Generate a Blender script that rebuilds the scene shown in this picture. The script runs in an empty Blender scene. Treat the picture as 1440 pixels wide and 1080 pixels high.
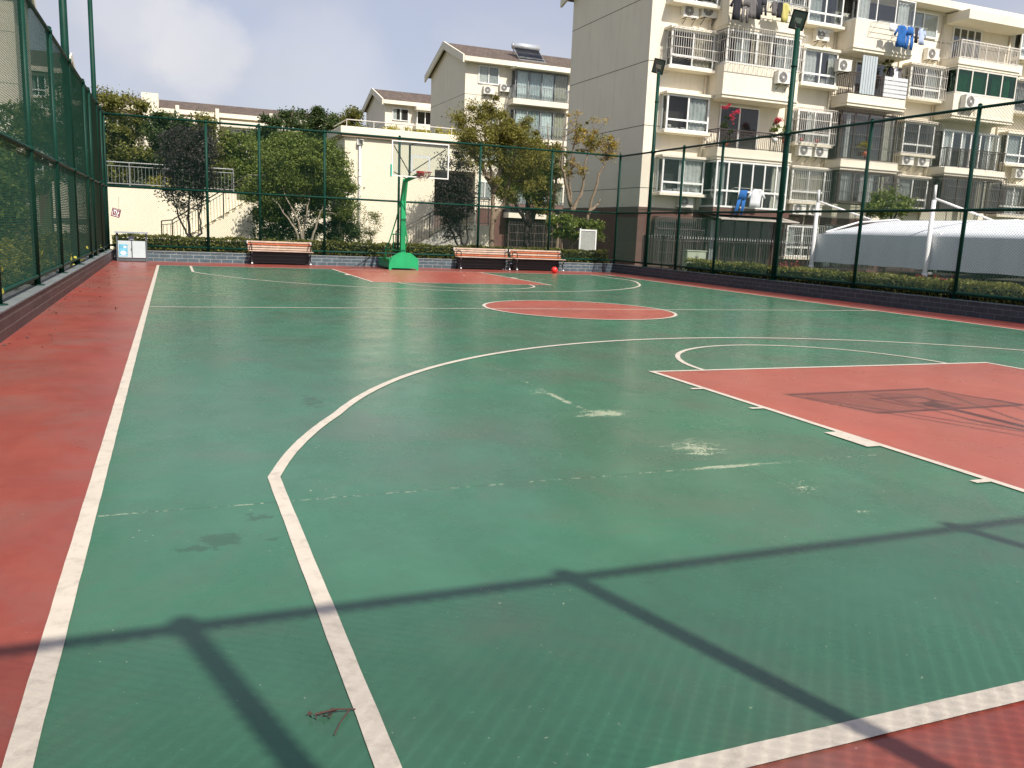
import bpy, math, random
import numpy as np
from mathutils import Vector, Matrix, Quaternion
R = math.radians
sc = bpy.context.scene
COL = sc.collection

# ------------------------------------------------------------------ materials
def newmat(name):
    m = bpy.data.materials.new(name); m.use_nodes = True
    nt = m.node_tree; nt.nodes.clear()
    return m, nt, nt.nodes, nt.links
def N(nodes, t, **kw):
    n = nodes.new(t)
    for k, v in kw.items():
        if k in n.inputs: n.inputs[k].default_value = v
        else: setattr(n, k, v)
    return n
def rgba(c): return (c[0], c[1], c[2], 1.0)

def pmat(name, col, rough=0.6, metal=0.0, var=0.12, vscale=3.0, bump=0.0, bscale=40.0, spec=0.5, dirt=None, dscale=1.2, damt=0.35):
    """principled with a slow colour variation, optional dirt and fine bump"""
    m, nt, ns, lk = newmat(name)
    out = N(ns, 'ShaderNodeOutputMaterial'); b = N(ns, 'ShaderNodeBsdfPrincipled')
    b.inputs['Metallic'].default_value = metal; b.inputs['Specular IOR Level'].default_value = spec
    lk.new(b.outputs[0], out.inputs[0])
    tc = N(ns, 'ShaderNodeTexCoord')
    n1 = N(ns, 'ShaderNodeTexNoise'); n1.inputs['Scale'].default_value = vscale; n1.inputs['Detail'].default_value = 6; n1.inputs['Roughness'].default_value = 0.6
    lk.new(tc.outputs['Object'], n1.inputs['Vector'])
    mx = N(ns, 'ShaderNodeMix', data_type='RGBA')
    lo = [max(0, c * (1 - var)) for c in col]; hi = [min(1, c * (1 + var)) for c in col]
    mx.inputs['A'].default_value = rgba(lo); mx.inputs['B'].default_value = rgba(hi)
    rr = N(ns, 'ShaderNodeMapRange'); rr.inputs[1].default_value = 0.3; rr.inputs[2].default_value = 0.7
    lk.new(n1.outputs['Fac'], rr.inputs[0]); lk.new(rr.outputs[0], mx.inputs['Factor'])
    cur = mx.outputs['Result']
    if dirt is not None:
        n2 = N(ns, 'ShaderNodeTexNoise'); n2.inputs['Scale'].default_value = dscale; n2.inputs['Detail'].default_value = 8; n2.inputs['Roughness'].default_value = 0.7
        mp = N(ns, 'ShaderNodeMapping'); mp.inputs['Scale'].default_value = (1.8, 1.8, 0.2)
        lk.new(tc.outputs['Object'], mp.inputs[0]); lk.new(mp.outputs[0], n2.inputs['Vector'])
        r2 = N(ns, 'ShaderNodeMapRange'); r2.inputs[1].default_value = 0.5; r2.inputs[2].default_value = 0.8; r2.inputs[4].default_value = damt
        lk.new(n2.outputs['Fac'], r2.inputs[0])
        m2 = N(ns, 'ShaderNodeMix', data_type='RGBA'); m2.inputs['B'].default_value = rgba(dirt)
        lk.new(cur, m2.inputs['A']); lk.new(r2.outputs[0], m2.inputs['Factor']); cur = m2.outputs['Result']
    lk.new(cur, b.inputs['Base Color'])
    b.inputs['Roughness'].default_value = rough
    if bump > 0:
        n3 = N(ns, 'ShaderNodeTexNoise'); n3.inputs['Scale'].default_value = bscale; n3.inputs['Detail'].default_value = 4
        lk.new(tc.outputs['Object'], n3.inputs['Vector'])
        bp = N(ns, 'ShaderNodeBump'); bp.inputs['Strength'].default_value = bump; bp.inputs['Distance'].default_value = 0.02
        lk.new(n3.outputs['Fac'], bp.inputs['Height']); lk.new(bp.outputs[0], b.inputs['Normal'])
    return m

def leafmat(name, dark, light, trans=0.25):
    m, nt, ns, lk = newmat(name)
    out = N(ns, 'ShaderNodeOutputMaterial'); b = N(ns, 'ShaderNodeBsdfPrincipled'); t = N(ns, 'ShaderNodeBsdfTranslucent')
    b.inputs['Roughness'].default_value = 0.55; b.inputs['Specular IOR Level'].default_value = 0.3
    g = N(ns, 'ShaderNodeNewGeometry'); mx = N(ns, 'ShaderNodeMix', data_type='RGBA')
    mx.inputs['A'].default_value = rgba(dark); mx.inputs['B'].default_value = rgba(light)
    tc = N(ns, 'ShaderNodeTexCoord'); n1 = N(ns, 'ShaderNodeTexNoise'); n1.inputs['Scale'].default_value = 1.6; n1.inputs['Detail'].default_value = 3
    lk.new(tc.outputs['Object'], n1.inputs['Vector'])
    ad = N(ns, 'ShaderNodeMath', operation='MULTIPLY_ADD'); ad.inputs[1].default_value = 0.6; 
    mr = N(ns, 'ShaderNodeMapRange'); mr.inputs[1].default_value = 0.35; mr.inputs[2].default_value = 0.65; mr.inputs[4].default_value = 0.45
    lk.new(n1.outputs['Fac'], mr.inputs[0]); lk.new(g.outputs['Random Per Island'], ad.inputs[0]); lk.new(mr.outputs[0], ad.inputs[2])
    lk.new(ad.outputs[0], mx.inputs['Factor'])
    lk.new(mx.outputs['Result'], b.inputs['Base Color']); lk.new(mx.outputs['Result'], t.inputs['Color'])
    ms = N(ns, 'ShaderNodeMixShader'); ms.inputs[0].default_value = trans
    lk.new(b.outputs[0], ms.inputs[1]); lk.new(t.outputs[0], ms.inputs[2]); lk.new(ms.outputs[0], out.inputs[0])
    return m

def glassmat(name, tint=(0.8, 0.85, 0.85), refl=0.12, rough=0.02, top=0.8):
    m, nt, ns, lk = newmat(name)
    out = N(ns, 'ShaderNodeOutputMaterial'); t = N(ns, 'ShaderNodeBsdfTransparent'); g = N(ns, 'ShaderNodeBsdfGlossy')
    t.inputs['Color'].default_value = rgba(tint); g.inputs['Roughness'].default_value = rough
    lw = N(ns, 'ShaderNodeLayerWeight'); lw.inputs['Blend'].default_value = 0.35
    mr = N(ns, 'ShaderNodeMapRange'); mr.inputs[3].default_value = refl; mr.inputs[4].default_value = top
    lk.new(lw.outputs['Fresnel'], mr.inputs[0])
    ms = N(ns, 'ShaderNodeMixShader'); lk.new(mr.outputs[0], ms.inputs[0]); lk.new(t.outputs[0], ms.inputs[1]); lk.new(g.outputs[0], ms.inputs[2])
    lk.new(ms.outputs[0], out.inputs[0])
    return m

def brickmat(name, c1, c2, mortar, bw=0.3, bh=0.11, axis='x', rough=0.6, msize=0.008, var=0.2, spec=0.4):
    m, nt, ns, lk = newmat(name)
    out = N(ns, 'ShaderNodeOutputMaterial'); b = N(ns, 'ShaderNodeBsdfPrincipled'); lk.new(b.outputs[0], out.inputs[0])
    tc = N(ns, 'ShaderNodeTexCoord'); sp = N(ns, 'ShaderNodeSeparateXYZ'); cb = N(ns, 'ShaderNodeCombineXYZ')
    lk.new(tc.outputs['Object'], sp.inputs[0]); lk.new(sp.outputs[0 if axis == 'x' else 1], cb.inputs[0]); lk.new(sp.outputs[2], cb.inputs[1])
    br = N(ns, 'ShaderNodeTexBrick'); br.inputs['Scale'].default_value = 1.0
    br.inputs['Color1'].default_value = rgba(c1); br.inputs['Color2'].default_value = rgba(c2); br.inputs['Mortar'].default_value = rgba(mortar)
    br.inputs['Mortar Size'].default_value = msize; br.inputs['Mortar Smooth'].default_value = 0.3
    br.inputs['Brick Width'].default_value = bw; br.inputs['Row Height'].default_value = bh
    lk.new(cb.outputs[0], br.inputs['Vector'])
    n1 = N(ns, 'ShaderNodeTexNoise'); n1.inputs['Scale'].default_value = 5; n1.inputs['Detail'].default_value = 7
    lk.new(tc.outputs['Object'], n1.inputs['Vector'])
    mr = N(ns, 'ShaderNodeMapRange'); mr.inputs[1].default_value = 0.3; mr.inputs[2].default_value = 0.7; mr.inputs[3].default_value = 1 - var; mr.inputs[4].default_value = 1 + var
    lk.new(n1.outputs['Fac'], mr.inputs[0])
    vm = N(ns, 'ShaderNodeVectorMath', operation='SCALE'); lk.new(br.outputs['Color'], vm.inputs[0]); lk.new(mr.outputs[0], vm.inputs['Scale'])
    lk.new(vm.outputs[0], b.inputs['Base Color']); b.inputs['Roughness'].default_value = rough; b.inputs['Specular IOR Level'].default_value = spec
    bp = N(ns, 'ShaderNodeBump'); bp.inputs['Strength'].default_value = 0.5; bp.inputs['Distance'].default_value = 0.004; bp.invert = True
    lk.new(br.outputs['Fac'], bp.inputs['Height']); lk.new(bp.outputs[0], b.inputs['Normal'])
    return m

def courtmat(name, base, dark, light, scuff, spots=(), scuffs=(), joints=True, rough=0.42, sc_amt=1.0, bigdirt=None):
    """painted acrylic court: blotches, roller streaks, scuffs through to the primer, slab joints, damp stains"""
    m, nt, ns, lk = newmat(name)
    out = N(ns, 'ShaderNodeOutputMaterial'); b = N(ns, 'ShaderNodeBsdfPrincipled'); lk.new(b.outputs[0], out.inputs[0])
    tc = N(ns, 'ShaderNodeTexCoord'); P = tc.outputs['Object']
    def noise(scale, detail=6, rgh=0.6, vec=P, st=(1, 1, 1), dist=0.0):
        mp = N(ns, 'ShaderNodeMapping'); mp.inputs['Scale'].default_value = st; lk.new(vec, mp.inputs[0])
        n = N(ns, 'ShaderNodeTexNoise'); n.inputs['Scale'].default_value = scale; n.inputs['Detail'].default_value = detail; n.inputs['Roughness'].default_value = rgh
        n.inputs['Distortion'].default_value = dist
        lk.new(mp.outputs[0], n.inputs['Vector']); return n.outputs['Fac']
    def rng(v, a, b_, c=0, d=1):
        r = N(ns, 'ShaderNodeMapRange'); r.inputs[1].default_value = a; r.inputs[2].default_value = b_; r.inputs[3].default_value = c; r.inputs[4].default_value = d
        lk.new(v, r.inputs[0]); return r.outputs[0]
    def mix(f, a, bb):
        x = N(ns, 'ShaderNodeMix', data_type='RGBA')
        for s, v in (('A', a), ('B', bb)):
            if isinstance(v, tuple): x.inputs[s].default_value = rgba(v)
            else: lk.new(v, x.inputs[s])
        if isinstance(f, float): x.inputs['Factor'].default_value = f
        else: lk.new(f, x.inputs['Factor'])
        return x.outputs['Result']
    def mth(op, a, bb=None):
        x = N(ns, 'ShaderNodeMath', operation=op); 
        for i, v in enumerate((a, bb)):
            if v is None: continue
            if isinstance(v, (int, float)): x.inputs[i].default_value = v
            else: lk.new(v, x.inputs[i])
        return x.outputs[0]
    c = mix(rng(noise(0.45, 5), 0.35, 0.65), dark, base)
    c = mix(rng(noise(1.7, 7, 0.65, st=(1, 0.6, 1)), 0.42, 0.72, 0, 0.6), c, light)
    c = mix(rng(noise(1.1, 8, 0.72, st=(0.5, 2.2, 1)), 0.52, 0.8, 0, 0.45), c, dark)
    c = mix(rng(noise(14, 5, 0.7), 0.35, 0.7, 0, 0.22), c, light)
    if bigdirt: c = mix(rng(noise(0.8, 9, 0.7, dist=0.6), 0.48, 0.70, 0, 0.72), c, bigdirt)
    # fine pale specks and short scratches everywhere
    sp = mth('GREATER_THAN', noise(38, 2, 0.5), 0.735)
    spm = mth('MULTIPLY', sp, rng(noise(1.3, 3), 0.45, 0.6))
    c = mix(mth('MULTIPLY', spm, 0.7 * sc_amt), c, scuff)
    scr = mth('GREATER_THAN', noise(9, 4, 0.6, st=(0.35, 3.2, 1)), 0.74)
    c = mix(mth('MULTIPLY', mth('MULTIPLY', scr, rng(noise(0.9, 3), 0.5, 0.6)), 0.35 * sc_amt), c, scuff)
    # dark debris dots
    dd = mth('GREATER_THAN', noise(17, 2, 0.4), 0.815)
    c = mix(mth('MULTIPLY', dd, 0.25), c, tuple(v * 0.35 for v in dark))
    sx = N(ns, 'ShaderNodeSeparateXYZ'); lk.new(P, sx.inputs[0])
    def blob(x, y, rx, ry):
        vs = N(ns, 'ShaderNodeVectorMath', operation='SUBTRACT'); lk.new(P, vs.inputs[0]); vs.inputs[1].default_value = (x, y, 0)
        vd = N(ns, 'ShaderNodeVectorMath', operation='MULTIPLY'); lk.new(vs.outputs[0], vd.inputs[0]); vd.inputs[1].default_value = (1 / rx, 1 / ry, 0)
        ln = N(ns, 'ShaderNodeVectorMath', operation='LENGTH'); lk.new(vd.outputs[0], ln.inputs[0])
        return ln.outputs['Value']
    for (x, y, rx, ry, th) in scuffs:
        l = blob(x, y, rx, ry)
        v = mth('SUBTRACT', mth('ADD', mth('MULTIPLY', noise(7 if rx > .25 else 14, 9, 0.85, st=(0.55, 1.3, 1)), 0.62), mth('MULTIPLY', noise(55, 5, 0.8), 0.38)), mth('MULTIPLY', l, 0.16))
        c = mix(mth('MULTIPLY', mth('MULTIPLY', rng(v, th, th + 0.012), 0.85), mth('LESS_THAN', l, 1.25)), c, scuff)
    for (x, y, rx, ry, th) in spots:
        l = blob(x, y, rx, ry)
        v = mth('SUBTRACT', noise(4 if rx > .2 else 16, 7, 0.6), mth('MULTIPLY', l, 0.3))
        c = mix(rng(v, th, th + 0.05, 0, 0.55), c, tuple(q * 0.55 for q in dark))
    if joints:
        for (axis, pos, a, bb, amt) in ((1, 2.5, 0.0, 6.5, 0.8), (0, 3.46, 3.9, 6.3, 0.9), (0, 3.7, -1, 3.7, 0.35), (0, 2.62, 9.4, 12.6, 0.5), (1, 8.5, 0, 15, 0.25), (0, 7.5, 7, 25, 0.2), (1, 14.5, 0, 15, 0.25), (0, 11.2, 2, 25, 0.2)):
            o = sx.outputs[axis]; q = sx.outputs[1 - axis]
            w = mth('ADD', o, mth('MULTIPLY', noise(5, 3), 0.03))
            dl = mth('ABSOLUTE', mth('SUBTRACT', w, pos + 0.015))
            inr = mth('MULTIPLY', mth('GREATER_THAN', q, a), mth('LESS_THAN', q, bb))
            ln = mth('MULTIPLY', mth('LESS_THAN', dl, 0.006), inr)
            c = mix(mth('MULTIPLY', ln, 0.55 * amt), c, tuple(v * 0.5 for v in dark))
            ch = mth('MULTIPLY', mth('MULTIPLY', mth('LESS_THAN', dl, 0.009), inr), mth('GREATER_THAN', mth('ADD', mth('MULTIPLY', noise(3.2, 6, 0.8), 0.6), mth('MULTIPLY', noise(26, 4, 0.8), 0.4)), 0.525))
            c = mix(mth('MULTIPLY', ch, 0.65 * amt if amt > .5 else 0.0), c, scuff)
    lk.new(c, b.inputs['Base Color'])
    lk.new(rng(noise(2.2, 6, 0.65), 0.3, 0.7, rough - 0.05, rough + 0.07), b.inputs['Roughness'])
    b.inputs['Specular IOR Level'].default_value = 0.28
    bp = N(ns, 'ShaderNodeBump'); bp.inputs['Strength'].default_value = 0.08; bp.inputs['Distance'].default_value = 0.004
    lk.new(noise(70, 2, 0.5), bp.inputs['Height']); lk.new(bp.outputs[0], b.inputs['Normal'])
    return m

M = {}
SC = [(3.55, 4.06, 0.34, 0.22, 0.435), (3.38, 4.95, 0.3, 0.28, 0.50), (3.44, 4.7, 0.05, 0.5, 0.42), (3.66, 2.95, 0.36, 0.40, 0.465), (3.55, 2.5, 0.40, 0.035, 0.40),
      (3.72, 2.0, 0.5, 0.35, 0.53), (3.75, 1.58, 0.35, 0.25, 0.53), (2.7, 2.2, 0.5, 0.3, 0.66), (5.0, 9.0, 0.5, 0.4, 0.64), (6.1, 6.6, 0.6, 0.2, 0.62), (2.2, 9.3, 0.5, 0.2, 0.62)]
SP = [(0.60, 2.04, 0.40, 0.13, 0.36), (0.47, 1.95, 0.16, 0.12, 0.40), (1.40, 4.92, 0.16, 0.42, 0.36), (2.2, 5.3, 0.2, 0.2, 0.42), (0.75, 2.3, 0.12, 0.12, 0.42)]
M['green'] = courtmat('court_green', (0.030, 0.138, 0.074), (0.042, 0.106, 0.064), (0.055, 0.175, 0.103), (0.38, 0.42, 0.29), SP, SC, rough=0.245, bigdirt=(0.080, 0.112, 0.078))
M['red'] = courtmat('court_red', (0.275, 0.046, 0.031), (0.20, 0.050, 0.038), (0.32, 0.085, 0.060), (0.50, 0.36, 0.29), [], [(-0.3, 3.6, 0.3, 0.5, 0.64)], joints=False, rough=0.32, sc_amt=0.8, bigdirt=(0.20, 0.105, 0.085))
M['redkey'] = courtmat('court_red_key', (0.35, 0.075, 0.050), (0.28, 0.070, 0.050), (0.40, 0.11, 0.075), (0.30, 0.32, 0.20), [], [(5.5, 2.5, 0.5, 0.16, 0.56), (5.9, 2.25, 0.4, 0.2, 0.60)], joints=False, rough=0.30, sc_amt=0.5)
M['line'] = pmat('line_paint', (0.54, 0.48, 0.395), 0.55, var=0.07, vscale=3, dirt=(0.27, 0.235, 0.19), dscale=7, damt=0.8, bump=0.1, bscale=120)
M['walltile_far'] = brickmat('grey_tile_far', (0.075, 0.115, 0.135), (0.055, 0.088, 0.108), (0.30, 0.31, 0.30), 0.34, 0.115, 'x', 0.45)
M['walltile_right'] = brickmat('slate_tile', (0.045, 0.060, 0.075), (0.034, 0.046, 0.058), (0.12, 0.13, 0.14), 0.34, 0.115, 'y', 0.45)
M['walltile_left'] = brickmat('wine_tile', (0.075, 0.050, 0.050), (0.055, 0.038, 0.040), (0.15, 0.13, 0.12), 0.9, 0.115, 'y', 0.5)
M['coping'] = pmat('coping_stone', (0.16, 0.18, 0.18), 0.55, var=0.25, vscale=4, dirt=(0.08, 0.08, 0.07), bump=0.2)
M['soil'] = pmat('soil', (0.07, 0.055, 0.035), 0.95, var=0.4, vscale=6, bump=0.8, bscale=15)
M['ground'] = pmat('ground_soil', (0.085, 0.10, 0.045), 0.95, var=0.4, vscale=1.2, bump=0.6, bscale=8, dirt=(0.14, 0.12, 0.08), dscale=0.6)
M['asphalt'] = pmat('asphalt', (0.06, 0.06, 0.06), 0.9, var=0.2, bump=0.4, bscale=80)
M['green_post'] = pmat('green_post', (0.004, 0.038, 0.025), 0.5, var=0.25, vscale=2.5, dirt=(0.02, 0.04, 0.028), damt=0.3, spec=0.15)
M['wire'] = pmat('green_wire', (0.008, 0.068, 0.044), 0.45, var=0.1)
M['hoop_green'] = pmat('hoop_green', (0.010, 0.34, 0.12), 0.42, var=0.12, vscale=3, dirt=(0.02, 0.16, 0.08), damt=0.5, dscale=2.5)
M['teal_pad'] = pmat('teal_pad', (0.01, 0.40, 0.27), 0.6)
M['white_frame'] = pmat('white_frame', (0.75, 0.75, 0.72), 0.45, var=0.05)
M['board_glass'] = glassmat('board_glass', (0.86, 0.89, 0.88), 0.03, 0.05, 0.15)
M['rim'] = pmat('rim_red', (0.30, 0.025, 0.02), 0.45)
M['net'] = pmat('net_cord', (0.14, 0.07, 0.06), 0.9, var=0.4, vscale=20)
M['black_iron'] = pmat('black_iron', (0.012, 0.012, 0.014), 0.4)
M['slat_red'] = pmat('slat_orange', (0.40, 0.105, 0.045), 0.45, var=0.25, vscale=5)
M['slat_pale'] = pmat('slat_faded', (0.50, 0.37, 0.29), 0.55, var=0.2, vscale=6, dirt=(0.4, 0.15, 0.08), dscale=6)
M['bin_grey'] = pmat('bin_grey', (0.50, 0.58, 0.59), 0.4, var=0.05)
M['bin_dark'] = pmat('bin_dark', (0.10, 0.115, 0.125), 0.4)
M['bin_roof'] = pmat('bin_roof', (0.30, 0.34, 0.38), 0.35)
M['poster_blue'] = pmat('poster_blue', (0.16, 0.46, 0.62), 0.4, var=0.35, vscale=7)
M['poster_white'] = pmat('poster_white', (0.82, 0.84, 0.84), 0.5)
M['ball'] = pmat('ball_red', (0.72, 0.035, 0.03), 0.4)
M['sign_red'] = pmat('sign_red', (0.17, 0.035, 0.05), 0.6)
M['cream'] = pmat('cream_paint', (0.75, 0.69, 0.565), 0.85, var=0.035, vscale=0.6, dirt=(0.54, 0.47, 0.36), dscale=1.5, damt=0.42, bump=0.08, bscale=60, spec=0.2)
M['cream_side'] = pmat('cream_gable', (0.62, 0.60, 0.52), 0.9, var=0.03, vscale=0.5, spec=0.2)
M['cream_low'] = pmat('cream_wall', (0.80, 0.735, 0.57), 0.85, var=0.03, vscale=0.8, dirt=(0.62, 0.56, 0.43), dscale=1.4, damt=0.2, bump=0.06, spec=0.2)
M['brown_base'] = brickmat('brown_base', (0.135, 0.07, 0.056), (0.12, 0.062, 0.05), (0.08, 0.045, 0.038), 1.2, 0.6, 'x', 0.8, var=0.1)
M['brown_side'] = brickmat('brown_base_side', (0.135, 0.07, 0.056), (0.12, 0.062, 0.05), (0.08, 0.045, 0.038), 1.2, 0.6, 'y', 0.8, var=0.1)
M['joint'] = pmat('joint_dark', (0.10, 0.095, 0.085), 0.9)
M['trimline'] = pmat('ledge_trim', (0.36, 0.28, 0.19), 0.9)  # plain brown for the cornice band under the flat roof
M['upvc'] = pmat('white_upvc', (0.80, 0.80, 0.77), 0.4, var=0.03)
M['grille'] = pmat('grille_steel', (0.55, 0.54, 0.50), 0.4, metal=0.4, var=0.15)
M['grille_dark'] = pmat('grille_weathered', (0.12, 0.10, 0.09), 0.6, metal=0.0, var=0.3)
M['rail_white'] = pmat('rail_white', (0.62, 0.58, 0.52), 0.5)
M['rail_dark'] = pmat('rail_dark', (0.05, 0.035, 0.035), 0.45)
M['rail_steel'] = pmat('rail_steel', (0.22, 0.23, 0.23), 0.5, metal=0.2)
M['rail_brown'] = pmat('rail_brown', (0.055, 0.04, 0.03), 0.5)
M['glass'] = glassmat('window_glass', (0.84, 0.86, 0.85), 0.02, 0.02, 0.22)
M['glass_green'] = glassmat('green_glass', (0.22, 0.52, 0.36), 0.05, 0.03, 0.3)
M['glass_teal'] = glassmat('teal_glass', (0.88, 0.93, 0.93), 0.04, 0.03, 0.25)
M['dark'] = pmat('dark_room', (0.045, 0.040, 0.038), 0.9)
M['room'] = pmat('room_wall', (0.14, 0.105, 0.095), 0.9)
M['curtain'] = pmat('curtain_white', (0.78, 0.78, 0.76), 0.9, var=0.15, vscale=6)
M['curtain_beige'] = pmat('curtain_beige', (0.52, 0.45, 0.34), 0.9, var=0.15, vscale=6)
M['curtain_grey'] = pmat('curtain_grey', (0.52, 0.55, 0.55), 0.9, var=0.15, vscale=6)
M['clutter'] = pmat('stored_things', (0.45, 0.43, 0.42), 0.8, var=0.8, vscale=5)
M['ac'] = pmat('ac_casing', (0.72, 0.70, 0.64), 0.45, var=0.05, dirt=(0.45, 0.4, 0.3), damt=0.2)
M['ac_fan'] = pmat('ac_fan', (0.16, 0.15, 0.14), 0.5)
M['ac_hub'] = pmat('ac_hub', (0.55, 0.55, 0.53), 0.4)
M['bracket'] = pmat('bracket', (0.10, 0.09, 0.08), 0.6)
M['pipe_cream'] = pmat('pipe_cream', (0.68, 0.60, 0.46), 0.6)
M['pipe_white'] = pmat('pipe_white', (0.75, 0.73, 0.68), 0.5)
M['awning'] = pmat('awning_grey', (0.42, 0.38, 0.33), 0.6, var=0.15)
M['panel_pale'] = pmat('pale_panel', (0.42, 0.47, 0.49), 0.5, var=0.05)
M['panel_white'] = pmat('white_panel', (0.56, 0.58, 0.60), 0.5, var=0.03)
M['rooftile'] = brickmat('roof_tile', (0.15, 0.115, 0.09), (0.11, 0.085, 0.07), (0.05, 0.04, 0.035), 0.35, 0.16, 'x', 0.8, 0.015, 0.3, spec=0.2)
M['canopy'] = pmat('canopy_fabric', (0.72, 0.74, 0.75), 0.55, var=0.04, vscale=0.7, dirt=(0.42, 0.43, 0.43), dscale=0.8, damt=0.3)
M['mast'] = pmat('mast_white', (0.78, 0.76, 0.74), 0.35)
M['lamp_black'] = pmat('lamp_black', (0.012, 0.012, 0.012), 0.35)
M['lamp_glass'] = pmat('lamp_glass', (0.10, 0.11, 0.10), 0.08, spec=0.8)
M['lamp_reflector'] = pmat('lamp_reflector', (0.5, 0.5, 0.48), 0.2, metal=0.6)
M['bark'] = pmat('bark_brown', (0.21, 0.155, 0.105), 0.9, var=0.4, vscale=9, bump=0.9, bscale=22)
M['bark_dark'] = pmat('bark_dark', (0.045, 0.035, 0.032), 0.9, var=0.3, vscale=9, bump=0.6, bscale=22)
M['bark_pale'] = pmat('bark_pale', (0.30, 0.26, 0.19), 0.9, var=0.4, vscale=9, bump=0.6, bscale=22)
M['leaf_plum'] = leafmat('leaf_plum', (0.014, 0.012, 0.012), (0.060, 0.050, 0.042), 0.12)
M['leaf_green'] = leafmat('leaf_green', (0.042, 0.075, 0.012), (0.23, 0.28, 0.055), 0.38)
M['leaf_mid'] = leafmat('leaf_mid', (0.045, 0.062, 0.012), (0.24, 0.235, 0.05), 0.35)
M['leaf_olive'] = leafmat('leaf_olive', (0.070, 0.075, 0.015), (0.32, 0.29, 0.06), 0.35)
M['leaf_darkgreen'] = leafmat('leaf_darkgreen', (0.020, 0.040, 0.012), (0.085, 0.125, 0.035), 0.3)
M['leaf_yellow'] = leafmat('leaf_yellow', (0.13, 0.14, 0.02), (0.62, 0.55, 0.09), 0.3)
M['leaf_orange'] = leafmat('leaf_orange', (0.24, 0.19, 0.04), (0.55, 0.38, 0.07), 0.35)
M['leaf_hedge'] = leafmat('leaf_hedge', (0.035, 0.055, 0.010), (0.25, 0.24, 0.05), 0.3)
M['leaf_pink'] = leafmat('flower_pink', (0.45, 0.02, 0.06), (0.75, 0.08, 0.14), 0.3)
M['leaf_red'] = leafmat('leaf_red', (0.18, 0.03, 0.02), (0.4, 0.08, 0.05), 0.3)
M['hedge_core'] = pmat('hedge_core', (0.010, 0.014, 0.006), 1.0)
M['blue_cloth'] = pmat('blue_cloth', (0.010, 0.105, 0.36), 0.85, var=0.2, vscale=8)
M['white_cloth'] = pmat('white_cloth', (0.74, 0.75, 0.78), 0.9, var=0.1, vscale=8)
M['black_cloth'] = pmat('black_cloth', (0.018, 0.018, 0.025), 0.9)
M['grey_cloth'] = pmat('grey_cloth', (0.13, 0.12, 0.12), 0.9)
M['yellow_cloth'] = pmat('yellow_cloth', (0.48, 0.43, 0.14), 0.9)
M['pale_cloth'] = pmat('pale_blue_cloth', (0.42, 0.50, 0.70), 0.9)
M['tank'] = pmat('tank_steel', (0.72, 0.74, 0.76), 0.25, metal=0.6)
M['tubes'] = pmat('solar_tubes', (0.02, 0.025, 0.035), 0.2)
M['car_dark'] = pmat('car_paint_dark', (0.03, 0.035, 0.04), 0.25)
M['car_grey'] = pmat('car_paint_grey', (0.22, 0.23, 0.24), 0.25, metal=0.4)
M['tyre'] = pmat('tyre', (0.012, 0.012, 0.012), 0.8)
M['car_glass'] = pmat('car_glass', (0.02, 0.025, 0.03), 0.08)
M['twig'] = pmat('twig', (0.085, 0.045, 0.035), 0.9)
M['cabinet'] = pmat('cabinet_green', (0.32, 0.36, 0.27), 0.6)
M['utility'] = pmat('utility_white', (0.33, 0.335, 0.31), 0.6, var=0.1)

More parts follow.
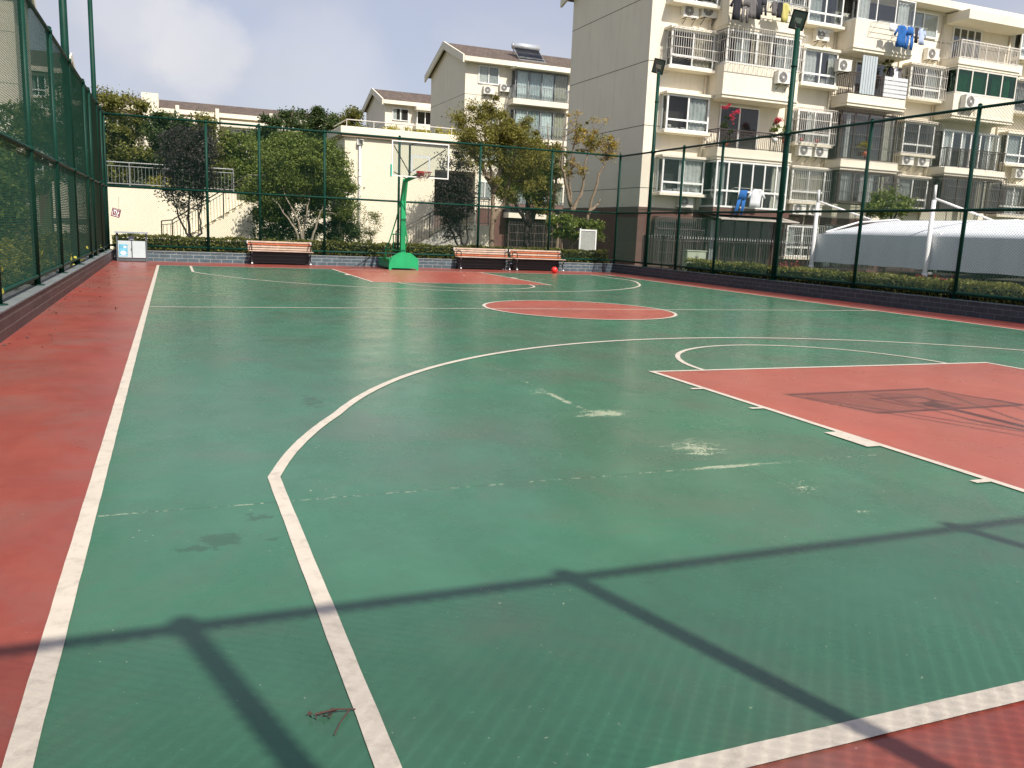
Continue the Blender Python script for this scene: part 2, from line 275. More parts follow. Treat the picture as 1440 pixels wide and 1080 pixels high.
# ------------------------------------------------------------------ mesh builder
class MB:
    def __init__(s): s.v = []; s.f = []; s.mi = []; s.cur = 0
    def add(s, vs, fs):
        o = len(s.v); s.v.extend([tuple(v) for v in vs])
        for f in fs: s.f.append(tuple(i + o for i in f)); s.mi.append(s.cur)
    def box(s, x0, x1, y0, y1, z0, z1):
        s.add([(x0, y0, z0), (x1, y0, z0), (x1, y1, z0), (x0, y1, z0), (x0, y0, z1), (x1, y0, z1), (x1, y1, z1), (x0, y1, z1)],
              [(0, 3, 2, 1), (4, 5, 6, 7), (0, 1, 5, 4), (1, 2, 6, 5), (2, 3, 7, 6), (3, 0, 4, 7)])
    def bbox(s, x0, x1, y0, y1, z0, z1, c=0.01):
        """box with chamfered edges"""
        vs = []
        X = (x0, x1); Y = (y0, y1); Z = (z0, z1); idx = {}
        for i in (0, 1):
            for j in (0, 1):
                for k in (0, 1):
                    sx = c if i == 0 else -c; sy = c if j == 0 else -c; sz = c if k == 0 else -c
                    idx[i, j, k, 'x'] = len(vs); vs.append((X[i], Y[j] + sy, Z[k] + sz))
                    idx[i, j, k, 'y'] = len(vs); vs.append((X[i] + sx, Y[j], Z[k] + sz))
                    idx[i, j, k, 'z'] = len(vs); vs.append((X[i] + sx, Y[j] + sy, Z[k]))
        fs = []
        for i in (0, 1):
            q = [idx[i, 0, 0, 'x'], idx[i, 1, 0, 'x'], idx[i, 1, 1, 'x'], idx[i, 0, 1, 'x']]; fs.append(q if i else q[::-1])
            q = [idx[0, i, 0, 'y'], idx[1, i, 0, 'y'], idx[1, i, 1, 'y'], idx[0, i, 1, 'y']]; fs.append(q[::-1] if i else q)
            q = [idx[0, 0, i, 'z'], idx[1, 0, i, 'z'], idx[1, 1, i, 'z'], idx[0, 1, i, 'z']]; fs.append(q if i else q[::-1])
        for i in (0, 1):
            for j in (0, 1):
                fs.append([idx[i, j, 0, 'x'], idx[i, j, 0, 'y'], idx[i, j, 1, 'y'], idx[i, j, 1, 'x']])
                fs.append([idx[i, 0, j, 'x'], idx[i, 0, j, 'z'], idx[i, 1, j, 'z'], idx[i, 1, j, 'x']])
                fs.append([idx[0, i, j, 'y'], idx[0, i, j, 'z'], idx[1, i, j, 'z'], idx[1, i, j, 'y']])
                for k in (0, 1): fs.append([idx[i, j, k, 'x'], idx[i, j, k, 'y'], idx[i, j, k, 'z']])
        s.add(vs, fs)
    def tube(s, pts, r, n=8, cap=True):
        pts = [Vector(p) for p in pts]; rs = r if isinstance(r, (list, tuple)) else [r] * len(pts)
        rings = []; o = len(s.v); prev = None
        for i, p in enumerate(pts):
            d = (pts[min(i + 1, len(pts) - 1)] - pts[max(i - 1, 0)]).normalized()
            if prev is None:
                a = Vector((0, 0, 1)) if abs(d.z) < 0.9 else Vector((1, 0, 0))
                u = d.cross(a).normalized()
            else: u = (prev - d * prev.dot(d)).normalized()
            prev = u; w = d.cross(u)
            for k in range(n):
                t = 2 * math.pi * k / n
                s.v.append(tuple(p + (u * math.cos(t) + w * math.sin(t)) * rs[i]))
        for i in range(len(pts) - 1):
            for k in range(n):
                a = o + i * n + k; b = o + i * n + (k + 1) % n
                s.f.append((a, b, b + n, a + n)); s.mi.append(s.cur)
        if cap and n > 2:
            s.f.append(tuple(o + k for k in range(n))[::-1]); s.mi.append(s.cur)
            e = o + (len(pts) - 1) * n; s.f.append(tuple(e + k for k in range(n))); s.mi.append(s.cur)
    def bar(s, a, b, w, d=None):
        """square bar"""
        d = d or w; a = Vector(a); b = Vector(b); t = (b - a).normalized()
        h = Vector((0, 0, 1)) if abs(t.z) < 0.95 else Vector((1, 0, 0))
        u = t.cross(h).normalized() * w / 2; v = u.cross(t).normalized() * d / 2
        s.add([a - u - v, a + u - v, a + u + v, a - u + v, b - u - v, b + u - v, b + u + v, b - u + v],
              [(0, 3, 2, 1), (4, 5, 6, 7), (0, 1, 5, 4), (1, 2, 6, 5), (2, 3, 7, 6), (3, 0, 4, 7)])
    def poly(s, pts): s.add(pts, [tuple(range(len(pts)))])
    def prism_y(s, prof, y0, y1):
        """profile in (x,z) extruded along y"""
        n = len(prof); vs = [(x, y0, z) for x, z in prof] + [(x, y1, z) for x, z in prof]
        s.add(vs, [tuple(range(n)), tuple(range(2 * n - 1, n - 1, -1))] + [(i, i + n, (i + 1) % n + n, (i + 1) % n) for i in range(n)])
    def prism_x(s, prof, x0, x1):
        """profile in (y,z) extruded along x"""
        n = len(prof); vs = [(x0, y, z) for y, z in prof] + [(x1, y, z) for y, z in prof]
        s.add(vs, [tuple(range(n))[::-1], tuple(range(n, 2 * n))] + [(i, (i + 1) % n, (i + 1) % n + n, i + n) for i in range(n)])
    def disc(s, c, r, n=20, axis='y'):
        pts = []
        for k in range(n):
            t = 2 * math.pi * k / n; a, b = r * math.cos(t), r * math.sin(t)
            pts.append((c[0] + a, c[1], c[2] + b) if axis == 'y' else ((c[0] + a, c[1] + b, c[2]) if axis == 'z' else (c[0], c[1] + a, c[2] + b)))
        s.poly(pts)
    def sphere(s, c, r, nu=16, nv=10, sc=(1, 1, 1)):
        o = len(s.v)
        for j in range(nv + 1):
            ph = math.pi * j / nv
            for i in range(nu):
                t = 2 * math.pi * i / nu
                s.v.append((c[0] + r * sc[0] * math.sin(ph) * math.cos(t), c[1] + r * sc[1] * math.sin(ph) * math.sin(t), c[2] + r * sc[2] * math.cos(ph)))
        for j in range(nv):
            for i in range(nu):
                a = o + j * nu + i; b = o + j * nu + (i + 1) % nu
                s.f.append((a, a + nu, b + nu, b)); s.mi.append(s.cur)
    def build(s, name, mats, parent=None, smooth=False):
        me = bpy.data.meshes.new(name); me.from_pydata(s.v, [], s.f)
        if not isinstance(mats, (list, tuple)): mats = [mats]
        for m in mats: me.materials.append(m)
        if len(mats) > 1: me.polygons.foreach_set('material_index', s.mi)
        if smooth: me.shade_smooth() if hasattr(me, 'shade_smooth') else None
        me.update()
        o = bpy.data.objects.new(name, me); COL.objects.link(o)
        if parent is not None:
            o.parent = parent; o.matrix_parent_inverse = Matrix.Translation(-parent.location) if parent.location.length else Matrix.Identity(4)
        return o

def tag(o, label=None, cat=None, group=None, kind=None):
    if label: o['label'] = label
    if cat: o['category'] = cat
    if group: o['group'] = group
    if kind: o['kind'] = kind
    return o
def thing(name, loc, label, cat, group=None, rz=0):
    o = bpy.data.objects.new(name, None); COL.objects.link(o); o.location = loc; o.rotation_euler = (0, 0, rz); o.empty_display_size = 0.2
    return tag(o, label, cat, group)
def struct(o): return tag(o, kind='structure')
def part(b, name, mats, parent, smooth=False):
    """part in the parent's LOCAL coordinates"""
    o = b.build(name, mats, None, smooth); o.parent = parent; return o
def dup(root, loc, rz=None, label=None, scale=None):
    r = root.copy(); COL.objects.link(r); r.location = loc
    if rz is not None: r.rotation_euler = (0, 0, rz)
    if scale: r.scale = scale
    if label: r['label'] = label
    for ch in list(root.children):
        c = ch.copy(); COL.objects.link(c); c.parent = r
        for g in list(ch.children):
            d = g.copy(); COL.objects.link(d); d.parent = c
    return r

# ------------------------------------------------------------------ foliage
def leaf_mesh(name, centers, size, mat, parent, seed=0, up=0.3, aspect=0.55, squash=1.0):
    rg = np.random.default_rng(seed); n = len(centers)
    nr = rg.normal(size=(n, 3)); nr[:, 2] = np.abs(nr[:, 2]) * (1 + up) ; nr /= np.linalg.norm(nr, axis=1)[:, None]
    a = rg.normal(size=(n, 3)); u = np.cross(nr, a); u /= np.linalg.norm(u, axis=1)[:, None]; w = np.cross(nr, u)
    s = size * (0.6 + 0.8 * rg.random((n, 1)))
    V = np.empty((n, 4, 3)); V[:, 0] = centers - u * s; V[:, 1] = centers - w * s * aspect + nr * s * 0.15; V[:, 2] = centers + u * s; V[:, 3] = centers + w * s * aspect + nr * s * 0.15
    V = V.reshape(-1, 3).astype(np.float32)
    me = bpy.data.meshes.new(name); me.vertices.add(4 * n); me.vertices.foreach_set('co', V.ravel())
    me.loops.add(4 * n); me.loops.foreach_set('vertex_index', np.arange(4 * n, dtype=np.int32))
    me.polygons.add(n); me.polygons.foreach_set('loop_start', np.arange(0, 4 * n, 4, dtype=np.int32))
    me.materials.append(mat); me.update(calc_edges=True)
    o = bpy.data.objects.new(name, me); COL.objects.link(o); o.parent = parent
    return o

def crown_points(rg, ells, n, clump=0.28, nclump=None, hollow=0.45, zbias=0.0):
    """leaf centres gathered in clumps spread through several ellipsoids (cx,cy,cz,rx,ry,rz,weight)"""
    w = np.array([e[6] for e in ells], float); w /= w.sum(); out = []
    for e, we in zip(ells, w):
        vol = e[3] * e[4] * e[5]; nc = max(5, int((nclump or 60) * we))
        d = rg.normal(size=(nc, 3)); d /= np.linalg.norm(d, axis=1)[:, None]
        rad = (hollow + (1 - hollow) * rg.random((nc, 1)) ** 0.6) * (0.82 + 0.28 * rg.random((nc, 1)))
        cc = d * rad * np.array([e[3], e[4], e[5]]) + np.array([e[0], e[1], e[2]])
        k = max(1, int(n * we / nc)); cs = clump * (0.5 + rg.random((nc, 1, 1)))
        p = cc[:, None, :] + rg.normal(size=(nc, k, 3)) * cs * np.array([1, 1, 0.7]) * 0.55
        out.append(p.reshape(-1, 3))
    return np.concatenate(out)

def limbs(b, rg, base, stems, tips, r0, droop=0.0):
    """stems: list of polylines (relative); from each stem grow branches to the crown points nearest"""
    nodes = []
    for st in stems:
        pts = [Vector(base) + Vector(p) for p in st]
        fine = []
        for i in range(len(pts) - 1):
            for k in range(5):
                t = k / 5; q = pts[i].lerp(pts[i + 1], t)
                fine.append(q + Vector((rg.normal() * 0.018, rg.normal() * 0.018, 0)))
        fine.append(pts[-1]); n = len(fine)
        rr = [max(0.008, r0 * (1 - 0.82 * i / (n - 1)) + (0.02 if i == 0 else 0)) for i in range(n)]
        b.tube(fine, rr, 7)
        nodes += [(p, r) for p, r in list(zip(fine, rr))[n // 3:]]
    for t in tips:
        t = Vector(t)
        cand = [(p, r) for p, r in nodes if p.z < t.z + 0.15]
        if not cand: cand = nodes
        p, r = min(cand, key=lambda q: (q[0] - t).length + 0.3 * abs((t.z - q[0].z) - (t - q[0]).length * 0.6))
        mid = p.lerp(t, 0.5) + Vector((rg.normal() * 0.06, rg.normal() * 0.06, 0.06 - droop))
        ra = max(0.007, min(r * 0.55, r0 * 0.4)); b.tube([p, mid, t], [ra, ra * 0.6, 0.005], 5)
        for k in range(2):
            e = mid.lerp(t, rg.random()); q = e + Vector((rg.normal(), rg.normal(), rg.random())) * 0.14
            b.tube([e, q], [ra * 0.4, 0.003], 4)

def tree(name, label, base, ells, n, leaf, mat, bark, stems, r0=0.07, seed=1, clump=0.28, nclump=70, ntips=28, cat='tree', group=None, hollow=0.45, extra=None, aspect=0.55):
    rg = np.random.default_rng(seed)
    t = thing(name, base, label, cat, group)
    pts = crown_points(rg, ells, n, clump, nclump, hollow)          # local coordinates
    idx = rg.choice(len(pts), ntips, replace=False)
    b = MB(); limbs(b, rg, (0, 0, 0), stems, [pts[i] for i in idx], r0); part(b, 'trunk', M[bark], t, True)
    leaf_mesh('crown', pts, leaf, M[mat], t, seed, aspect=aspect)
    if extra:
        p2 = crown_points(rg, extra[0], extra[1], clump * 0.8, extra[2]); leaf_mesh('turning_leaves', p2, leaf, M[extra[3]], t, seed + 7)
    return t

# ------------------------------------------------------------------ camera, sun, sky
f_px, yaw, pitch, roll = 1171.6, 0.3890812, 0.1804183, 0.0423509
Fw = Vector((math.sin(yaw) * math.cos(pitch), math.cos(yaw) * math.cos(pitch), -math.sin(pitch)))
R0 = Vector((math.cos(yaw), -math.sin(yaw), 0)); U0 = R0.cross(Fw)
Rt = R0 * math.cos(roll) + U0 * math.sin(roll); Up = -R0 * math.sin(roll) + U0 * math.cos(roll)
cd = bpy.data.cameras.new('camera'); cam = bpy.data.objects.new('camera', cd); COL.objects.link(cam)
cd.sensor_width = 36; cd.sensor_fit = 'HORIZONTAL'; cd.lens = f_px / 1440 * 36; cd.clip_start = 0.05; cd.clip_end = 3000
mt = Matrix((Rt, Up, -Fw)).transposed().to_4x4(); mt.translation = Vector((0.40176, -1.64927, 1.38831)); cam.matrix_world = mt
sc.camera = cam

S = Vector((0.24, -0.83, 1.0)).normalized(); el = math.asin(S.z); az = math.atan2(S.x, S.y)
sd = bpy.data.lights.new('sun', 'SUN'); sun = bpy.data.objects.new('sun', sd); COL.objects.link(sun)
sd.energy = 5.0; sd.angle = R(0.55); sd.color = (1.0, 0.94, 0.84)
sun.rotation_euler = S.to_track_quat('Z', 'Y').to_euler(); sun.location = (0, -10, 30)
w = bpy.data.worlds.new('World'); sc.world = w; w.use_nodes = True; nt = w.node_tree; nt.nodes.clear(); ns = nt.nodes; lk = nt.links
bg = N(ns, 'ShaderNodeBackground'); ow = N(ns, 'ShaderNodeOutputWorld'); sky = N(ns, 'ShaderNodeTexSky')
sky.sky_type = 'NISHITA'; sky.sun_disc = False; sky.sun_elevation = el; sky.sun_rotation = az; sky.air_density = 1.0; sky.dust_density = 2.0; sky.ozone_density = 2.0; sky.altitude = 50
tcw = N(ns, 'ShaderNodeTexCoord'); mpw = N(ns, 'ShaderNodeMapping'); mpw.inputs['Scale'].default_value = (1, 1, 2.6); mpw.inputs['Location'].default_value = (0.4, 0.1, 0.35)
nw = N(ns, 'ShaderNodeTexNoise'); nw.inputs['Scale'].default_value = 2.1; nw.inputs['Detail'].default_value = 7; nw.inputs['Roughness'].default_value = 0.55
lk.new(tcw.outputs['Generated'], mpw.inputs[0]); lk.new(mpw.outputs[0], nw.inputs['Vector'])
mrw = N(ns, 'ShaderNodeMapRange'); mrw.inputs[1].default_value = 0.42; mrw.inputs[2].default_value = 0.72; mrw.inputs[3].default_value = 0.62; mrw.inputs[4].default_value = 0.95
lk.new(nw.outputs['Fac'], mrw.inputs[0])
mxw = N(ns, 'ShaderNodeMix', data_type='RGBA'); mxw.inputs['B'].default_value = (4.05, 4.10, 4.5, 1)
gr = N(ns, 'ShaderNodeMix', data_type='RGBA', blend_type='MULTIPLY'); gr.inputs['Factor'].default_value = 1.0; gr.inputs['B'].default_value = (0.98, 0.93, 1.02, 1)
lk.new(sky.outputs[0], gr.inputs['A']); lk.new(gr.outputs['Result'], mxw.inputs['A']); spw = N(ns, 'ShaderNodeSeparateXYZ'); lk.new(tcw.outputs['Generated'], spw.inputs[0])
elw = N(ns, 'ShaderNodeMapRange'); elw.inputs[1].default_value = 0.35; elw.inputs[2].default_value = 0.8; elw.inputs[3].default_value = 1.0; elw.inputs[4].default_value = 0.15
lk.new(spw.outputs[2], elw.inputs[0]); mmw = N(ns, 'ShaderNodeMath', operation='MULTIPLY'); lk.new(mrw.outputs[0], mmw.inputs[0]); lk.new(elw.outputs[0], mmw.inputs[1])
lk.new(mmw.outputs[0], mxw.inputs['Factor'])
n2w = N(ns, 'ShaderNodeTexNoise'); n2w.inputs['Scale'].default_value = 3.1; n2w.inputs['Detail'].default_value = 8; n2w.inputs['Roughness'].default_value = 0.5
mp2 = N(ns, 'ShaderNodeMapping'); mp2.inputs['Scale'].default_value = (1, 1, 2.0); mp2.inputs['Location'].default_value = (1.7, 0.55, 0.2); lk.new(tcw.outputs['Generated'], mp2.inputs[0]); lk.new(mp2.outputs[0], n2w.inputs['Vector'])
mr2 = N(ns, 'ShaderNodeMapRange'); mr2.interpolation_type = 'SMOOTHSTEP'; mr2.inputs[1].default_value = 0.52; mr2.inputs[2].default_value = 0.72; mr2.inputs[4].default_value = 0.3; lk.new(n2w.outputs['Fac'], mr2.inputs[0])
mx2 = N(ns, 'ShaderNodeMix', data_type='RGBA'); mx2.inputs['B'].default_value = (5.0, 4.95, 5.05, 1); lk.new(mxw.outputs['Result'], mx2.inputs['A']); lk.new(mr2.outputs[0], mx2.inputs['Factor'])
cur_ = mx2.outputs['Result']
for (dv, lo, hi, amt) in (((-0.03, 0.979, 0.212), 0.9962, 1.0, 0.45), ((0.03, 0.983, 0.182), 0.998, 1.0, 0.5), ((0.16, 0.978, 0.150), 0.995, 0.9998, 0.3)):
    dn = Vector(dv).normalized(); dp = N(ns, 'ShaderNodeVectorMath', operation='DOT_PRODUCT'); nv = N(ns, 'ShaderNodeVectorMath', operation='NORMALIZE'); lk.new(tcw.outputs['Generated'], nv.inputs[0])
    lk.new(nv.outputs[0], dp.inputs[0]); dp.inputs[1].default_value = dn
    nz = N(ns, 'ShaderNodeTexNoise'); nz.inputs['Scale'].default_value = 7; nz.inputs['Detail'].default_value = 8; nz.inputs['Roughness'].default_value = 0.55; lk.new(nv.outputs[0], nz.inputs['Vector'])
    ma = N(ns, 'ShaderNodeMath', operation='MULTIPLY_ADD'); ma.inputs[1].default_value = 0.010; lk.new(nz.outputs['Fac'], ma.inputs[0]); sb = N(ns, 'ShaderNodeMath', operation='SUBTRACT'); lk.new(dp.outputs['Value'], sb.inputs[0]); sb.inputs[1].default_value = 0.005; lk.new(sb.outputs[0], ma.inputs[2])
    mrq = N(ns, 'ShaderNodeMapRange'); mrq.interpolation_type = 'SMOOTHSTEP'; mrq.inputs[1].default_value = lo; mrq.inputs[2].default_value = hi; mrq.inputs[4].default_value = amt; lk.new(ma.outputs[0], mrq.inputs[0])
    mq = N(ns, 'ShaderNodeMix', data_type='RGBA'); mq.inputs['B'].default_value = (5.6, 5.5, 5.6, 1); lk.new(cur_, mq.inputs['A']); lk.new(mrq.outputs[0], mq.inputs['Factor']); cur_ = mq.outputs['Result']
lk.new(cur_, bg.inputs[0]); bg.inputs[1].default_value = 0.12; lk.new(bg.outputs[0], ow.inputs[0])
sc.view_settings.view_transform = 'Standard'; sc.view_settings.look = 'None'; sc.view_settings.exposure = 0.34; sc.view_settings.gamma = 1

# ------------------------------------------------------------------ ground and court
W, L = 14.845, 24.94; KC, KH, KL, TO, KY, R3, BY, CR = 7.495, 2.457, 5.796, 0.883, 2.922, 6.55, 1.793, 1.80
XL, XR, YN, YF = -1.32, 16.30, -2.38, 27.30          # inner faces of the low walls
WT = 0.33
def hgt(x, y):
    h = -0.03
    if x > 18.2 and y < 29: h = -0.75
    if XL - 0.2 < x < XR + 0.2 and YN - 0.2 < y < YF + 0.2: h = -0.3
    if y >= (33.9 if x < 6.6 else 37.05) and x < 14.5:
        k = min(1, max(0, (14.5 - x) / 1.5)); k2 = min(1, max(0, (x + 4.3) / .6)); h = (2.3 + min(3.0, max(0, (y - 34) * 0.10))) * k * k2
        h = max(h, -0.03)
    return h
def grid(name, xs, ys, fz, mat):
    b = MB(); nx = len(xs)
    b.v = [(x, y, fz(x, y)) for y in ys for x in xs]
    for j in range(len(ys) - 1):
        for i in range(nx - 1):
            a = j * nx + i; b.f.append((a, a + 1, a + 1 + nx, a + nx)); b.mi.append(0)
    return struct(b.build(name, mat))
xs = sorted(set([-1500, -300, -80, -40, -20, -12, -9, -8, -6.5, -5, -4.3, -3.7, XL - 0.21, XL - 0.2, 0, 2, 4, 6.59, 6.61, 8, 10, 12, 13, 13.5, 14, 14.5, XR + 0.2, XR + 0.21, 18.19, 18.21, 20, 24, 30, 50, 90, 300, 1500]))
ys = sorted(set([-1500, -300, -60, -20, YN - 0.21, YN - 0.2, 0, 10, 20, YF + 0.2, YF + 0.21, 28.99, 29.01, 32, 33.89, 33.91, 37.04, 37.06, 38.5, 42, 48, 55, 62, 66, 80, 120, 300, 1500]))
grid('ground', xs, ys, hgt, M['ground'])

def sheet(name, b, mat): return struct(b.build(name, mat))
b = MB(); b.box(XL, XR, YN, YF, -0.25, 0.0); sheet('court_apron', b, M['red'])
Z1, Z2, Z3 = 0.003, 0.005, 0.0075
b = MB(); b.poly([(0, 0, Z1), (W, 0, Z1), (W, L, Z1), (0, L, Z1)]); sheet('court_surface', b, M['green'])
b = MB()
b.poly([(KC - KH, 0, Z2), (KC + KH, 0, Z2), (KC + KH, KL, Z2), (KC - KH, KL, Z2)])
b.poly([(KC - KH, L - KL, Z2), (KC + KH, L - KL, Z2), (KC + KH, L, Z2), (KC - KH, L, Z2)])
b.poly([(KC + CR * math.cos(2 * math.pi * k / 64), L / 2 + CR * math.sin(2 * math.pi * k / 64), Z2) for k in range(64)])
sheet('court_key_paint', b, M['redkey'])

rl = np.random.default_rng(5)
def line_strip(pts, wd, z, jitter=0.0015):
    """painted stripe along a polyline, mitred, with slightly uneven edges"""
    P2 = [Vector((p[0], p[1])) for p in pts]; fine = [P2[0]]; brk = set()
    for i in range(len(P2) - 1):
        n = max(1, int((P2[i + 1] - P2[i]).length / 0.12))
        for k in range(1, n + 1): fine.append(P2[i].lerp(P2[i + 1], k / n))
    vs = []
    for i, p in enumerate(fine):
        d0 = (p - fine[i - 1]).normalized() if i > 0 else None; d1 = (fine[i + 1] - p).normalized() if i < len(fine) - 1 else None
        d0 = d0 or d1; d1 = d1 or d0
        t = (d0 + d1).normalized(); nn = Vector((-t.y, t.x)); m = 1 / max(0.4, nn.dot(Vector((-d0.y, d0.x))))
        for s in (-1, 1):
            q = p + nn * s * (wd / 2 * m + (math.sin(i * 0.9 + s) + math.sin(i * 2.3 + 2 * s)) * jitter * 0.45); vs.append((q.x, q.y, z))
    b = MB(); b.add(vs, [(2 * i, 2 * i + 2, 2 * i + 3, 2 * i + 1) for i in range(len(fine) - 1)])
    return b
def merge(bs):
    b = MB()
    for q in bs: b.add(q.v, q.f)
    return b
def arc(cx, cy, r, a0, a1, n=60): return [(cx + r * math.cos(a0 + (a1 - a0) * k / n), cy + r * math.sin(a0 + (a1 - a0) * k / n)) for k in range(n + 1)]
lw = 0.062; h = lw / 2
zz = [Z3]
def strip_obj(name, pts, wd=lw, dz=0.0): 
    sheet(name, line_strip(pts, wd, Z3 + dz), M['line'])
# perimeter first, then inner lines a little proud where they cross
strip_obj('sideline_paint', [(0, h), (0, L - h)], 0.072); strip_obj('sideline_paint', [(W, h), (W, L - h)])
strip_obj('baseline_paint', [(-0.036, 0), (W + h, 0)], 0.085); strip_obj('baseline_paint', [(-0.036, L), (W + h, L)])
strip_obj('centre_line_paint', [(0.036, L / 2), (W - h, L / 2)], 0.055)
strip_obj('centre_circle_paint', arc(KC, L / 2, CR, 0, 2 * math.pi, 72), 0.06, 0.002)
for sgn, y0 in ((1, 0), (-1, L)):
    Y = lambda q: y0 + sgn * q
    a0 = math.acos((TO - KC) / R3) if abs((TO - KC) / R3) < 1 else math.pi
    # arc meets the straight part at (TO, KY)
    ya = KY; xa = TO
    rr_ = math.hypot(xa - KC, ya - BY); ang = math.atan2(ya - BY, xa - KC)
    pts = [(TO, Y(0.04))] + [(TO, Y(KY))]
    n = 70
    for k in range(1, n):
        t = ang + (math.pi - 2 * ang) * 0 + (math.pi - ang - ang) * k / n if False else ang - (2 * ang - math.pi) * k / n
        e = min(k, n - k) / 6.0; rad = R3 + (rr_ - R3) * max(0, 1 - e)
        pts.append((KC + rad * math.cos(t), Y(BY + rad * math.sin(t))))
    xr = 2 * KC - TO
    pts += [(xr, Y(KY)), (xr, Y(0.04))]
    strip_obj('three_point_line_paint', pts, 0.066)
    strip_obj('key_line_paint', [(KC - KH, Y(0.04)), (KC - KH, Y(KL)), (KC + KH, Y(KL)), (KC + KH, Y(0.04))], 0.06, 0.001)
    ar = [(x, Y(y)) for x, y in arc(KC, KL, CR, 0.02, math.pi - 0.02, 40)]
    strip_obj('free_throw_circle_paint', ar, 0.058)
    bs = []
    for s in (-1, 1):
        for q, wq in ((4.85, .055), (3.97, .055), (1.82, .055)): bs.append(line_strip([(KC + s * (KH + 0.03), Y(q)), (KC + s * (KH + 0.15), Y(q))], wq, Z3 + 0.002))
        bs.append(line_strip([(KC + s * (KH + 0.09), Y(2.67)), (KC + s * (KH + 0.09), Y(3.10))], 0.115, Z3 + 0.002))
    bs.append(line_strip([(KC - 1.25, Y(1.85)), (KC - 1.22, Y(2.1))], 0.05, Z3)); bs.append(line_strip([(KC + 1.25, Y(1.85)), (KC + 1.22, Y(2.1))], 0.05, Z3))
    sheet('lane_mark_paint', merge(bs), M['line'])

# low tiled walls around the court, planting beds behind
def low_wall(name, label, x0, x1, y0, y1, mat, cop):
    t = thing(name, ((x0 + x1) / 2, (y0 + y1) / 2, 0), label, 'low wall')
    b = MB(); b.box(x0, x1, y0, y1, -0.05, WT - 0.03); b.build('tiled_face', mat, t)
    b = MB(); e = 0.012; b.bbox(x0 - e, x1 + e, y0 - e, y1 + e, WT - 0.03, WT, 0.006); b.build('coping', cop, t)
low_wall('retaining_wall', 'low wall of grey blue tiles along the far end behind the benches', XL - 0.3, XR, YF, YF + 0.3, M['walltile_far'], M['coping'])
low_wall('retaining_wall', 'low wall of dark slate tiles along the right side of the court', XR, XR + 0.3, YN, YF + 0.3, M['walltile_right'], M['walltile_right'])
low_wall('retaining_wall', 'low wine coloured tiled wall with grey coping along the left side', XL - 0.3, XL, YN, YF, M['walltile_left'], M['coping'])
b = MB(); b.box(XL - 0.3, XR + 0.3, YN - 0.3, YN, -0.05, WT); o = b.build('retaining_wall', M['walltile_far']); tag(o, 'low tiled wall behind the photographer at the near end of the court', 'low wall')
b = MB(); b.box(-8, 19, YF + 0.3, YF + 0.9, -0.2, WT - 0.05); b.box(XR + 0.3, XR + 1.5, YN, YF - 4.6, -0.2, WT - 0.05); b.box(XL - 2.3, XL - 0.3, YN, YF + 0.3, -0.2, WT - 0.05)
struct(b.build('planting_bed', M['soil']))

# ------------------------------------------------------------------ chain link fences
FT = 4.42; MID = 2.27; BOT = 0.46
def link_mesh(p0, p1, z0, z1, pitch=0.067, r=0.0018):
    """diagonal wires over a vertical rectangle: every wire a three sided prism"""
    p0 = Vector(p0); p1 = Vector(p1); Lh = (p1 - p0).length; d = (p1 - p0).normalized(); nrm = Vector((-d.y, d.x, 0)); H = z1 - z0
    b = MB()
    for s in (1, -1):
        k = -H
        while k < Lh:
            a, c = max(0, k), min(Lh, k + H)
            if c - a > 0.01:
                za, zc = a - k, c - k
                if s < 0: za, zc = H - za, H - zc
                A = p0 + d * a + Vector((0, 0, z0 + za)) + nrm * 0.002 * s; B = p0 + d * c + Vector((0, 0, z0 + zc)) + nrm * 0.002 * s
                b.tube([A, B], r, 3, cap=False)
            k += pitch
    return b
def post_b(x, y, h, r=0.044, z=0.0):
    b = MB(); b.tube([(x, y, z), (x, y, h)], r, 12); b.tube([(x, y, h), (x, y, h + 0.025)], [r * 1.15, r * 0.5], 12)
    b.tube([(x, y, z), (x, y, z + 0.012)], r * 2.2, 12)
    b.tube([(x, y, FT - 0.03), (x, y, FT + 0.03)], r * 1.25, 12); b.tube([(x, y, MID - 0.03), (x, y, MID + 0.03)], r * 1.25, 12)
    return b
def fence(label, p0, p1, posts, pitch=0.067, wr=0.0018):
    t = thing('chain_link_fence', (p0[0], p0[1], 0), label, 'fence', 'chain link fences around the court')
    for z in (FT, MID, BOT):
        b = MB(); b.tube([(p0[0], p0[1], z), (p1[0], p1[1], z)], 0.033, 8); b.build('rail', M['green_post'], t, True)
    link_mesh((p0[0], p0[1], 0), (p1[0], p1[1], 0), BOT, FT, pitch, wr).build('wire_mesh', M['wire'], t)
    for (x, y) in posts: post_b(x, y, FT + 0.06, z=WT).build('post', M['green_post'], t, True)
    return t
XLf, XRf, YFf, YNf = XL - 0.13, XR + 0.2, YF + 0.28, YN - 0.06
fence('tall green chain link fence along the far end behind the benches and hoop', (XLf, YFf), (XRf, YFf), [(x, YFf) for x in (XLf, 1.49, 3.12, 5.23, 7.8, 10.79, 13.63, XRf)], 0.067, 0.0019)
fence('tall green chain link fence down the right side before the apartment block', (XRf, YFf), (XRf, YNf), [(XRf, y) for y in (23.2, 21.0, 14.93, 11.92, 8.9, 5.9, 2.9, 0, YNf)], 0.067, 0.0025)
fence('tall green chain link fence down the left side seen almost edge on', (XLf, YNf), (XLf, YFf), [(XLf, y) for y in (26.3, 22.6, 21.2, 15.3, 12.35, 9.3, 6.3, 3.3, 0.3)], 0.062, 0.0027)
fence('green chain link fence behind the photographer casting its shadow on the court', (XLf, YNf), (XRf, YNf), [(x, YNf) for x in (-1.0, 1.47, 2.94, 5.14, 8.1, 11.1, 14.1)], 0.075, 0.0042)

